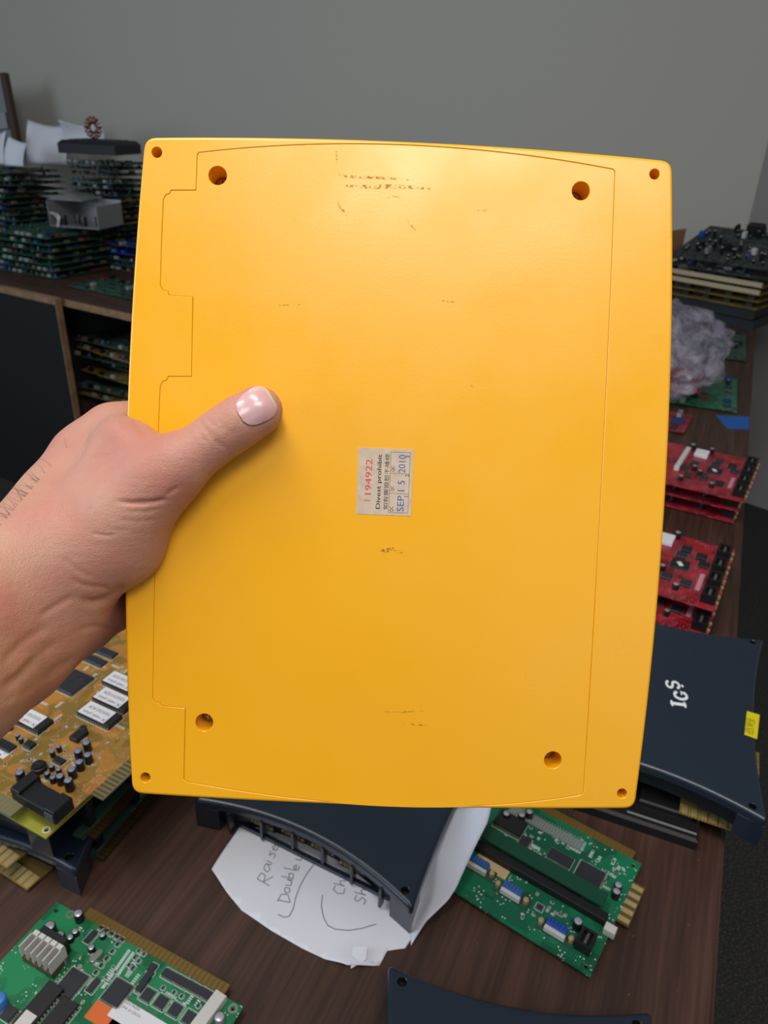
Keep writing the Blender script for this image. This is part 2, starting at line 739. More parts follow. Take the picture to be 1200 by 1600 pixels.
lidm = plate('lid_panel', lid_in, [(h[0], None) for h in bh_], -.0030, -.00015, YEL, .0003, 2, None, .0002)
LID = link('lid_panel', lidm, cart)
for x, y in big:
    c_ = loc(x, y)
    n = 24
    well = MB()
    prof = [(.0037, -.0030), (.0034, -.0130)]
    for r, z in prof:
        for k in range(n):
            an = 2 * math.pi * k / n
            well.v.append((c_[0] + r * math.cos(an), c_[1] + r * math.sin(an), z))
    for k in range(n):
        well.f.append(((k + 1) % n, k, k + n, (k + 1) % n + n))
        well.m.append(well.mi(YEL))
    well.f.append(tuple(range(n, 2 * n)))
    well.m.append(0)
    wo = link('screw_well', well.mesh('screw_well', True), cart)
    sc = MB()
    T2 = Matrix.Translation((c_[0], c_[1], -.0105))
    sc.lathe(0, 0, [(.0030, -.0022), (.0030, -.0008), (.0018, 0)], STEEL, 20, T2)
    sc.box(-.0016, .0016, -.00035, .00035, -.0003, .00012, CHIPD, 0, T2)
    sc.box(-.00035, .00035, -.0016, .0016, -.0003, .00012, CHIPD, 0, T2)
    link('screw', sc.mesh('screw', True), wo)

# scuffs: thin smears of brown dirt rubbed into the lid


def scuff_mat():
    m = mat('dirt_smear', '98701C', .5)
    nt = m.node_tree
    b = nt.nodes['Principled BSDF']
    tc = nt.nodes.new('ShaderNodeTexCoord')
    n = nt.nodes.new('ShaderNodeTexNoise')
    n.inputs['Scale'].default_value = 700
    n.inputs['Detail'].default_value = 5
    r = nt.nodes.new('ShaderNodeValToRGB')
    r.color_ramp.elements[0].position, r.color_ramp.elements[1].position = .46, .62
    r.color_ramp.elements[1].color = (.6, .6, .6, 1)
    nt.links.new(tc.outputs['Object'], n.inputs[0])
    nt.links.new(n.outputs[0], r.inputs[0])
    nt.links.new(r.outputs[0], b.inputs['Alpha'])
    return m


SCUFF = scuff_mat()


def smear(pts, w, z=-.00011):
    s = MB()
    P = [np.array(loc(*p)[:2]) for p in pts]
    for i in range(len(P) - 1):
        d = P[i + 1] - P[i]
        L_ = np.linalg.norm(d)
        nn = np.array([-d[1], d[0]]) / L_
        w0 = w * (.4 if i == 0 else 1)
        w1 = w * (.4 if i == len(P) - 2 else 1)
        s.quad([(*(P[i] - nn * w0), z), (*(P[i + 1] - nn * w1), z), (*(P[i + 1] + nn * w1), z), (*(P[i] + nn * w0), z)], SCUFF)
    return link('scuff_mark', s.mesh('scuff_mark'), cart, label='brown scuff on the yellow lid')


for pts, w in [([(528, 273), (548, 276), (590, 277), (640, 281)], .0006), ([(540, 290), (575, 292), (620, 291), (672, 295)], .0009),
               ([(526, 236), (526, 256)], .0009), ([(527, 314), (533, 322), (543, 338)], .0009), ([(606, 308), (612, 306), (625, 308)], .0003),
               ([(743, 329), (755, 329), (768, 327)], .0004), ([(682, 468), (700, 471), (712, 472)], .0003),
               ([(424, 478), (440, 477), (470, 476)], .0003), ([(736, 600), (739, 607)], .0008), ([(630, 1130), (645, 1132), (672, 1134)], .0004),
               ([(600, 1112), (625, 1113), (663, 1111)], .0003), ([(635, 341), (642, 352), (652, 362)], .0003), ([(455, 338), (462, 345)], .0004),
               ([(592, 856), (600, 862), (612, 858), (622, 862), (634, 862)], .0009)]:
    smear(pts, w)

# paper label, reads bottom to top
q0, q1, q2 = loc(556, 803), loc(560, 699), loc(642, 806)
lx = np.array(q1[:2]) - q0[:2]
ly = -(np.array(q2[:2]) - q0[:2])
LW, LH = np.linalg.norm(lx), np.linalg.norm(ly)
ang = math.atan2(lx[1], lx[0])
PAPERL = mat('aged_label_paper', 'D6C4AE', .75, col2='BFAE9C', scale=220, lo=.3, hi=.8)
lb = MB()
lb.box(0, LW, -LH, 0, 0, .00015, PAPERL)
label = link('paper_label', lb.mesh('paper_label'), cart, (q0[0], q0[1], -.00015), ang, 'aged beige paper label with red, black and blue print')
zt = .00019


def lt(s, x, y, w, h, m, off=0):
    k = MB()
    add_text(k, s, m, x * LW, -y * LH, zt, None if len(s) == 1 else w * LW, h * LH, 0, off)
    return link('printed_text', k.mesh('printed_text'), label)


lt('1', .205, .245, .03, .10, INKR)
lt('194922', .30, .262, .53, .115, INKR)
lt('Divest prohibit', .09, .455, .82, .10, INK, .01)
lt('如有撕毀恕不維修', .085, .575, .84, .085, INK)
for i, (s0, w_) in enumerate([(.055, .08), (.365, .08), (.66, .085)]):
    lt('QC', s0, .68, w_, .07, INK)
lt('SEP', .065, .865, .235, .125, INKB)
lt('1', .37, .865, .03, .125, INKB)
lt('5', .47, .865, .065, .125, INKB)
lt('2010', .645, .865, .27, .125, INKB)
for s0, ch in ((.30, '1'), (.60, '2'), (.885, '3')):
    lt(ch, s0 - .01, .935, .04, .07, INK)
fr = MB()
x0, x1, y0, y1 = .04 * LW, .955 * LW, -.945 * LH, -.59 * LH
tk = .00012
for (a0, a1, b0, b1) in [(x0, x1, y0, y0 + tk), (x0, x1, y1 - tk, y1), (x0, x0 + tk, y0, y1), (x1 - tk, x1, y0, y1),
                         (.33 * LW, .33 * LW + tk, y0, y1), (.63 * LW, .63 * LW + tk, y0, y1)]:
    fr.box(a0, a1, b0, b1, .00015, .00018, INK)
link('printed_frame', fr.mesh('printed_frame'), label)

# ------------------------------------------------------------ the hand and forearm (one continuous skin)


def hand():
    mm = 1000.0

    def Q(x, y, z):
        v = loc(x, y, z / mm) * mm
        return v
    prims = []   # (a, ra, b, rb, k, group)

    def chain(pts, k, g=0):
        for p, q in zip(pts[:-1], pts[1:]):
            prims.append((Q(*p[:3]), p[3], Q(*q[:3]), q[3], k, g))
    # thumb
    chain([(403, 642, 9.0, 10.0), (372, 661, 9.5, 9.9), (346, 678, 9.5, 9.9), (318, 699, 10.0, 9.9), (282, 723, 10.8, 12.0),
           (243, 750, 9, 14.2)], 3)
    # thumb metacarpal and thenar
    chain([(243, 750, 9, 14.0), (192, 805, 8, 15.5), (118, 862, 6, 17.5), (60, 900, 10, 18)], 9)
    chain([(205, 800, 5, 14.0), (188, 848, 3, 16.0), (140, 880, 2, 16)], 9)
    # web between thumb and index
    chain([(222, 706, 3, 8.0), (196, 694, -6, 10.5), (176, 694, -16, 12)], 9)
    chain([(198, 700, 2, 9.0), (150, 770, 2, 14)], 10)
    # index metacarpal
    chain([(178, 676, -24, 12.8), (140, 720, -20, 15), (95, 790, -10, 17), (62, 840, 2, 18)], 9)
    # palm bulk
    chain([(165, 735, -36, 14), (95, 850, -14, 18)], 10)
    chain([(160, 805, -38, 13), (95, 890, -16, 19)], 10)
    chain([(160, 880, -38, 12), (105, 930, -18, 18)], 10)
    chain([(168, 942, -30, 14.5), (115, 962, -10, 16), (75, 970, 4, 18)], 8)
    # forearm
    chain([(72, 852, 6, 20), (12, 905, 18, 19), (-90, 985, 42, 22), (-240, 1090, 80, 26), (-420, 1210, 124, 30)], 12)
    chain([(95, 955, 0, 16), (22, 1030, 16, 17), (-70, 1085, 42, 20), (-240, 1170, 84, 26), (-420, 1260, 126, 29)], 12)
    chain([(90, 905, 2, 20), (16, 965, 16, 20), (-80, 1035, 42, 22)], 12)
    # fingers behind the cartridge
    B = -BT * mm
    chain([(178, 676, -24, 12), (262, 646, B - 9.5, 9.6), (345, 622, B - 9, 8.6), (405, 612, B - 8, 7.8)], 2.5, 1)
    chain([(172, 735, -32, 12), (272, 722, B - 10, 9.8), (372, 708, B - 9, 8.8), (448, 700, B - 8, 8.0)], 2.5, 1)
    chain([(168, 805, -34, 11.5), (268, 802, B - 9.5, 9.2), (362, 794, B - 8.8, 8.4), (428, 790, B - 7.6, 7.6)], 2.5, 1)
    chain([(166, 870, -34, 10.5), (244, 880, B - 8.5, 8.2), (312, 880, B - 7.8, 7.4), (360, 878, B - 6.8, 6.7)], 2.5, 1)

    A = np.array([p[0] for p in prims])
    Bp = np.array([p[2] for p in prims])

    def edge_x(y):
        t = np.clip(-y / (BH * mm), 0, 1)
        return -5.3 * 4 * t * (1 - t)

    def prim(P, pr):
        a, ra, b, rb = pr[:4]
        ab = b - a
        t = np.clip(((P - a) @ ab) / (ab @ ab), 0, 1)
        return np.linalg.norm(P - a - t[..., None] * ab, axis=-1) - (ra + (rb - ra) * t)

    def smin(d1, d2, k):
        h = np.clip(.5 + .5 * (d2 - d1) / k, 0, 1)
        return d2 * (1 - h) + d1 * h - k * h * (1 - h)

    def sdf(P):
        P = P.astype(np.float32)
        g = [None, None]
        for pr in prims:
            d = prim(P, pr)
            i = pr[5]
            g[i] = d if g[i] is None else smin(g[i], d, pr[4])
        d = smin(g[0], g[1], 4.0)
        # cut away what the cartridge itself fills
        box = np.maximum(np.maximum(edge_x(P[..., 1]) - P[..., 0], P[..., 2] - .05), -(BT * mm) - P[..., 2])
        return np.maximum(d, -box)

    h = 1.7
    lo = np.minimum(A, Bp).min(0) - 44
    hi = np.maximum(A, Bp).max(0)
    hi = hi + np.array([14, 30, 44])
    N = np.ceil((hi - lo) / h).astype(int)
    D = np.empty(N, np.float32)
    ys = lo[1] + h * np.arange(N[1])
    zs = lo[2] + h * np.arange(N[2])
    YY, ZZ = np.meshgrid(ys, zs, indexing='ij')
    for i0 in range(0, N[0], 24):
        xs = lo[0] + h * np.arange(i0, min(N[0], i0 + 24))
        P = np.stack([np.broadcast_to(xs[:, None, None], (len(xs),) + YY.shape), np.broadcast_to(YY, (len(xs),) + YY.shape),
                      np.broadcast_to(ZZ, (len(xs),) + YY.shape)], -1)
        D[i0:i0 + len(xs)] = sdf(P)
    ins = D < 0
    # surface nets
    c = ins[:-1, :-1, :-1].astype(np.int8)
    tot = sum(ins[dx:N[0] - 1 + dx, dy:N[1] - 1 + dy, dz:N[2] - 1 + dz].astype(np.int8) for dx in (0, 1) for dy in (0, 1) for dz in (0, 1))
    act = (tot > 0) & (tot < 8)
    idx = -np.ones(act.shape, int)
    cells = np.argwhere(act)
    idx[act] = np.arange(len(cells))
    acc = np.zeros((len(cells), 3))
    cnt = np.zeros(len(cells))
    offs = [(0, 0, 0), (1, 0, 0), (0, 1, 0), (0, 0, 1), (1, 1, 0), (1, 0, 1), (0, 1, 1), (1, 1, 1)]
    val = {o: D[cells[:, 0] + o[0], cells[:, 1] + o[1], cells[:, 2] + o[2]] for o in offs}
    for o in offs:
        for ax in range(3):
            if o[ax] == 0:
                p = list(o)
                p[ax] = 1
                p = tuple(p)
                v0, v1 = val[o], val[p]
                k = (v0 < 0) != (v1 < 0)
                t = np.where(k, v0 / np.where(k, v0 - v1, 1), 0)
                pt = np.array(o, float)[None] + t[:, None] * (np.array(p) - np.array(o))[None]
                acc[k] += pt[k]
                cnt[k] += 1
    V = lo + h * (cells + acc / cnt[:, None])
    faces = []
    for ax in range(3):
        u, w = [(1, 2), (2, 0), (0, 1)][ax]
        sl0 = [slice(None)] * 3
        sl1 = [slice(None)] * 3
        sl0[ax] = slice(0, N[ax] - 1)
        sl1[ax] = slice(1, N[ax])
        a_, b_ = ins[tuple(sl0)], ins[tuple(sl1)]
        e = np.argwhere(a_ != b_)
        e = e[(e[:, u] > 0) & (e[:, w] > 0) & (e[:, u] < N[u] - 1) & (e[:, w] < N[w] - 1)]
        s = a_[e[:, 0], e[:, 1], e[:, 2]]
        du = np.eye(3, dtype=int)[u]
        dw = np.eye(3, dtype=int)[w]
        q = [idx[tuple((e - du - dw).T)], idx[tuple((e - dw).T)], idx[tuple(e.T)], idx[tuple((e - du).T)]]
        q = np.stack(q, 1)
        q[~s] = q[~s][:, ::-1]
        faces.append(q)
    Fq = np.concatenate(faces)

    def grad(P, e=.5):
        g = np.stack([sdf(P + np.eye(3)[i] * e) - sdf(P - np.eye(3)[i] * e) for i in range(3)], -1)
        return g / np.maximum(np.linalg.norm(g, axis=-1), 1e-6)[:, None]
    for _ in range(2):
        V = V - grad(V) * np.clip(sdf(V), -1, 1)[:, None] * .8
    # one subdivision by hand through bmesh-free catmull: use modifier on a temp object
    me = bpy.data.meshes.new('hand_skin')
    me.from_pydata((V / mm).tolist(), [], Fq.tolist())
    tmp = bpy.data.objects.new('tmp_hand', me)
    COL.objects.link(tmp)
    md = tmp.modifiers.new('s', 'SMOOTH')
    md.factor, md.iterations = .5, 3
    md = tmp.modifiers.new('d', 'SUBSURF')
    md.levels = md.render_levels = 1
    dg = bpy.context.evaluated_depsgraph_get()
    me2 = bpy.data.meshes.new_from_object(tmp.evaluated_get(dg))
    bpy.data.objects.remove(tmp)
    n = len(me2.vertices)
    co = np.empty(n * 3)
    me2.vertices.foreach_get('co', co)
    co = co.reshape(-1, 3) * mm
    no = np.empty(n * 3)
    me2.vertices.foreach_get('normal', no)
    no = no.reshape(-1, 3)
    # creases and tendons, given where they lie on the hand as seen from the front
    lc = np.array([(C - OO) @ OX, (C - OO) @ OY, (C - OO) @ OZ]) * mm

    def flat(P):   # central projection of skin points on the cartridge plane
        t = lc[2] / (lc[2] - P[..., 2])
        return lc[:2] + (P[..., :2] - lc[:2]) * t[..., None]
    fp = flat(co)
    front = no @ (lc / np.linalg.norm(lc)) > .05
    front &= co[:, 2] > -34

    def carve(px, width, depth):
        pl = [loc(x, y)[:2] * mm for x, y in px]
        best = np.full(n, 1e9)
        tt = np.zeros(n)
        for i, (p, q) in enumerate(zip(pl[:-1], pl[1:])):
            d = q - p
            t = np.clip(((fp - p) @ d) / (d @ d), 0, 1)
            r = np.linalg.norm(fp - p - t[:, None] * d, axis=1)
            k = r < best
            best[k] = r[k]
            tt[k] = ((i + t) / (len(pl) - 1))[k]
        fade = np.clip(np.minimum(tt, 1 - tt) * 5, 0.15, 1)
        amt = depth * np.exp(-(best / width) ** 2) * fade * front
        co[:] -= no * amt[:, None]
    for px, w, d in [
        ([(264, 781), (248, 783), (235, 785), (205, 786), (180, 783)], .9, 1.3), ([(254, 795), (225, 800), (190, 798)], .8, .35),
        ([(248, 812), (215, 815), (180, 812)], .8, .3), ([(258, 775), (268, 768), (280, 760)], .9, .6),
        ([(186, 835), (165, 837), (140, 833)], .7, .4), ([(205, 828), (180, 828), (160, 822)], .7, .25),
        ([(196, 912), (186, 922), (168, 936), (146, 942), (120, 935)], 1.6, 1.3), ([(180, 926), (160, 918), (130, 915), (105, 900)], 1.0, .5),
        ([(178, 985), (150, 978), (120, 985)], 1.2, .5), ([(150, 905), (120, 890), (95, 870)], 1.0, .35),
        ([(313, 655), (317, 668), (325, 675), (332, 688)], .8, .55), ([(322, 650), (330, 662), (342, 668)], .8, .4),
        ([(308, 662), (311, 676), (318, 686), (328, 696)], .7, .35), ([(332, 688), (345, 694), (352, 702)], .8, .4),
        ([(338, 652), (346, 664), (348, 676)], .7, .3), ([(352, 662), (358, 674), (364, 682)], .6, .25),
        ([(0, 1082), (25, 1058), (60, 1022), (95, 1000)], 2.2, 1.1), ([(0, 1040), (40, 1000), (80, 975)], 2.0, .6),
        ([(20, 1100), (50, 1075), (90, 1045), (130, 1020)], 2.0, .7), ([(60, 965), (90, 945), (118, 930)], 1.4, .6),
        ([(196, 650), (170, 668), (150, 690), (120, 735)], 3.5, -.8), ([(200, 700), (160, 735), (110, 770)], 3.0, .8),
        ([(205, 650), (218, 668), (232, 684)], 1.2, .5), ([(10, 1065), (45, 1030), (80, 1008)], 2.0, -.7),
        ([(0, 1115), (40, 1085), (80, 1052)], 2.5, -.6),
        # nail fold
        ([(374, 630), (372, 640), (380, 654), (393, 668)], .8, .45), ([(393, 668), (408, 662), (424, 648), (429, 634)], .8, .4),
    ]:
        carve(px, w, d)
    me2.vertices.foreach_set('co', (co / mm).ravel())
    me2.update()
    me2.shade_smooth()
    return me2, sdf, lc, mm, V, co, no, flat


def skin_mat():
    m = mat('skin', 'C08E76', .5, sss=.12, spec=.4)
    nt = m.node_tree
    b = nt.nodes['Principled BSDF']
    tc = nt.nodes.new('ShaderNodeTexCoord')
    n = nt.nodes.new('ShaderNodeTexNoise')
    n.inputs['Scale'].default_value = 28
    n.inputs['Detail'].default_value = 5
    r = nt.nodes.new('ShaderNodeValToRGB')
    e = r.color_ramp.elements
    e[0].position, e[1].position = .35, .68
    e[0].color, e[1].color = lin('C0957F'), lin('BC8070')
    nt.links.new(tc.outputs['Object'], n.inputs[0])
    nt.links.new(n.outputs[0], r.inputs[0])
    nt.links.new(r.outputs[0], b.inputs['Base Color'])
    # pores and fine cross lines
    v = nt.nodes.new('ShaderNodeTexVoronoi')
    v.feature = 'DISTANCE_TO_EDGE'
    v.inputs['Scale'].default_value = 900
    nt.links.new(tc.outputs['Object'], v.inputs['Vector'])
    n2 = nt.nodes.new('ShaderNodeTexNoise')
    n2.inputs['Scale'].default_value = 350
    n2.inputs['Detail'].default_value = 4
    nt.links.new(tc.outputs['Object'], n2.inputs[0])
    ad = nt.nodes.new('ShaderNodeMath')
    ad.operation = 'ADD'
    nt.links.new(v.outputs[0], ad.inputs[0])
    nt.links.new(n2.outputs[0], ad.inputs[1])
    mp3 = nt.nodes.new('ShaderNodeMapping')
    mp3.inputs['Rotation'].default_value = (0, 0, .25)
    mp3.inputs['Scale'].default_value = (.12, 1, .5)
    n3 = nt.nodes.new('ShaderNodeTexNoise')
    n3.inputs['Scale'].default_value = 420
    n3.inputs['Detail'].default_value = 3
    nt.links.new(tc.outputs['Object'], mp3.inputs[0])
    nt.links.new(mp3.outputs[0], n3.inputs[0])
    ad2 = nt.nodes.new('ShaderNodeMath')
    ad2.operation = 'MULTIPLY_ADD'
    nt.links.new(n3.outputs[0], ad2.inputs[0])
    ad2.inputs[1].default_value = 1.1
    nt.links.new(ad.outputs[0], ad2.inputs[2])
    ad = ad2
    bp = nt.nodes.new('ShaderNodeBump')
    bp.inputs['Strength'].default_value = .45
    bp.inputs['Distance'].default_value = .0004
    nt.links.new(ad.outputs[0], bp.inputs['Height'])
    nt.links.new(bp.outputs[0], b.inputs['Normal'])
    return m


hm, sdf, lc, mm, HV, hco, hno, hflat = hand()
hm.materials.append(skin_mat())
person = tag(link('person', hm), 'bare left hand and forearm gripping the yellow cartridge, thumb on its front', 'person')
person.matrix_world = HM

# thumbnail: a patch that follows the skin of the thumb


def surf(px, py, lift):
    """first skin point along the sight line through a pixel"""
    p1 = loc(px, py, 0) * mm
    d = p1 - lc
    d /= np.linalg.norm(d)
    t = np.linalg.norm(p1 - lc) - 45
    for _ in range(60):
        s = float(sdf((lc + d * t)[None])[0])
        t += max(s, .01) * .9 if s > 0 else s
        if abs(s) < .01:
            break
    return (lc + d * t - d * lift) / mm


NAIL = mat('nail', 'D0A0A0', .22, sss=.1, col2='D8B0B4', scale=120, coat=.4)
NAILE = mat('nail_rim', 'D8BCAC', .35)


def nail_patch(u0, u1, m, lift, nu=14, nv=16):
    s = MB()
    cx, cy = 400, 635
    ax = np.array([.86, -.51])
    bx = np.array([.51, .86])
    g = []
    for i in range(nu + 1):
        u = u0 + (u1 - u0) * i / nu
        w = 1 if abs(u) < 0 else (1 - abs(u) ** 3.0) ** (1 / 2.6) if abs(u) < 1 else 0
        w *= .88 + .10 * u
        row = []
        for j in range(nv + 1):
            v = (2 * j / nv - 1) * w
            q = np.array([cx, cy]) + ax * u * 30 + bx * v * 31
            row.append(surf(q[0], q[1], lift * (1 - .5 * abs(v) ** 4)))
        g.append(row)
    for i in range(nu):
        for j in range(nv):
            s.quad([g[i][j], g[i + 1][j], g[i + 1][j + 1], g[i][j + 1]], m)
    me = s.mesh('nail')
    bm = bmesh.new()
    bm.from_mesh(me)
    bmesh.ops.remove_doubles(bm, verts=bm.verts, dist=1e-6)
    bm.to_mesh(me)
    bm.free()
    me.shade_smooth()
    return me


nl = link('thumbnail', nail_patch(-.97, .84, NAIL, .55), person, label='pinkish glossy thumbnail')
link('nail_rim', nail_patch(.84, .97, NAILE, .62, 4), nl)
rng = random.Random(3)
hb = MB()
HAIR = mat('arm_hair_strands', '2A1C14', .6)
for _ in range(34):
    t = rng.random()
    px, py = 100 - 104 * t + 5, 694 + 122 * t + 5
    if rng.random() < .5 and t < .4:
        continue
    p = surf(px, py, 0)
    if np.linalg.norm(p) > .35:
        continue
    d = np.array([rng.uniform(-1, -.2), rng.uniform(.1, .9), rng.uniform(-.2, .3)])
    d /= np.linalg.norm(d)
    b_ = np.array([rng.uniform(-.4, .4), rng.uniform(-.4, .1), 0])
    L_ = rng.uniform(.004, .008)
    hb.tube([p - d * .0004, p + d * L_ * .5, p + d * L_ + b_ * L_ * .5], [.00006, .00005, .00002], HAIR, 4)
ho = link('arm_hair', hb.mesh('arm_hair'), person)
ho['kind'] = 'stuff'

# ------------------------------------------------------------ electronics: one mesh per kind and size, shared by its copies
CACHE = {}
mmu = .001


def cm(key, fn):
    if key not in CACHE:
        CACHE[key] = fn()
    return CACHE[key]


def r4(*a):
    return tuple(round(x, 4) for x in a)


def m_chip(w, l, h, sides, m=None, pitch=.00127):
    """dark chip body w x l with pins on 2 (long) or 4 sides"""
    m = m or CHIP
    b = MB()
    b.box(-w / 2, w / 2, -l / 2, l / 2, .0004, h, m, min(.0004, w * .05))
    pl = .0011
    n = max(3, int((l - .001) / pitch))
    if n > 26:
        n = 26
    for k in range(n):
        y = -l / 2 + l * (k + .5) / n
        for s in (-1, 1):
            a, c = sorted((s * w / 2, s * (w / 2 + pl)))
            b.box(a, c, y - l / n * .22, y + l / n * .22, 0, h * .5, PIN)
    if sides == 4:
        n = max(3, min(26, int((w - .001) / pitch)))
        for k in range(n):
            x = -w / 2 + w * (k + .5) / n
            for s in (-1, 1):
                a, c = sorted((s * l / 2, s * (l / 2 + pl)))
                b.box(x - w / n * .22, x + w / n * .22, a, c, 0, h * .5, PIN)
    return b.mesh('microchip')


def m_cap(r, h, top, slv):
    b = MB()
    b.lathe(0, 0, [(r, 0), (r, h * .9), (r * .93, h * .97), (r * .8, h)], slv, 14, None, top)
    return b.mesh('capacitor', True)


def m_smd(w, l, h, m):
    b = MB()
    b.box(-w / 2, w / 2, -l * .3, l * .3, 0, h, m)
    b.box(-w / 2, w / 2, -l / 2, -l * .3, 0, h, PIN)
    b.box(-w / 2, w / 2, l * .3, l / 2, 0, h, PIN)
    return b.mesh('resistor')


def m_block(w, l, h, m, c=.0004):
    b = MB()
    b.box(-w / 2, w / 2, -l / 2, l / 2, 0, h, m, c)
    return b.mesh('block')


def m_header(w, l, h, m):
    """open plastic socket with metal pins"""
    b = MB()
    t = w * .18
    b.box(-w / 2, -w / 2 + t, -l / 2, l / 2, 0, h, m)
    b.box(w / 2 - t, w / 2, -l / 2, l / 2, 0, h, m)
    b.box(-w / 2 + t, w / 2 - t, -l / 2, -l / 2 + t, 0, h, m)
    b.box(-w / 2 + t, w / 2 - t, l / 2 - t, l / 2, 0, h, m)
    b.box(-w / 2 + t, w / 2 - t, -l / 2 + t, l / 2 - t, 0, h * .45, m)
    n = max(2, int(l / .0026))
    for k in range(n):
        y = -l / 2 + t + (l - 2 * t) * (k + .5) / n
        b.box(-w * .08, w * .08, y - .0004, y + .0004, h * .45, h * .8, PIN)
    return b.mesh('socket')


def m_edge(length, depth, pitch, mg, ml, th=.0016, duty=.6):
    """connector tongue: x 0..length, y 0..depth"""
    b = MB()
    b.box(0, length, 0, depth, 0, th, ml)
    n = int(length / pitch)
    for k in range(n):
        x = length * (k + .5) / n
        d = pitch * duty / 2
        b.box(x - d, x + d, 0, depth * .93, th, th + .00012, mg)
    return b.mesh('edge_connector')


def m_vga(m, body=None):
    b = MB()
    b.box(-.0155, .0155, -.0050, .0050, 0, .0015, mat('dark_green_base', '2C4A3C', .5), .0003)
    b.box(-.0085, .0085, -.0048, .0036, .0015, .0065, body or WHITEP, .0004)
    b.box(-.0085, .0085, -.0020, .0042, .0015, .0075, m, .0004)
    b.box(-.0080, .0080, -.0022, .0040, .0075, .0100, m, .0010)
    for sx in (-1, 1):
        b.lathe(sx * .0125, 0, [(.0026, .0015), (.0026, .0052), (.0016, .0062)], GOLDB, 6)
    for k in range(5):
        for j in (-1, 0, 1):
            b.box(-.0058 + k * .0028, -.0050 + k * .0028, j * .0020 - .0004, j * .0020 + .0004, .0105, .0108, CHIPD)
    return b.mesh('video_port', True)


def m_heatsink(w, l, h, n=6):
    """comb shaped aluminium heat sink, fins up"""
    b = MB()
    b.box(-w / 2, w / 2, -l / 2, l / 2, 0, h * .35, mat('dull_bronze_metal', '5A4E34', .5, .3))
    b.box(-w / 2, w / 2, l / 2 - .0035, l / 2, 0, h, WHITEP)
    for k in range(n):
        x = -w / 2 + .0005 + (w - .0010) * k / (n - 1)
        b.box(x - .0004, x + .0004, -l / 2, l / 2, 0, h, WHITEP)
    return b.mesh('heat_sink')


def m_crystal(w, l, h):
    b = MB()
    pts = curved_rect([(-w / 2, -l / 2), (w / 2, -l / 2), (w / 2, l / 2), (-w / 2, l / 2)], [0] * 4, w * .45, 3)
    return plate('crystal', pts, [], 0, h, PIN, .0004, 2)


def m_ring(r0, r1, h, m):
    b = MB()
    n = 18
    for k in range(n):
        a, c = 2 * math.pi * k / n, 2 * math.pi * (k + 1) / n
        b.quad([(r0 * math.cos(a), r0 * math.sin(a), h), (r1 * math.cos(a), r1 * math.sin(a), h),
                (r1 * math.cos(c), r1 * math.sin(c), h), (r0 * math.cos(c), r0 * math.sin(c), h)], m)
        b.quad([(r1 * math.cos(a), r1 * math.sin(a), h), (r1 * math.cos(a), r1 * math.sin(a), 0),
                (r1 * math.cos(c), r1 * math.sin(c), 0), (r1 * math.cos(c), r1 * math.sin(c), h)], m)
    return b.mesh('mounting_ring')


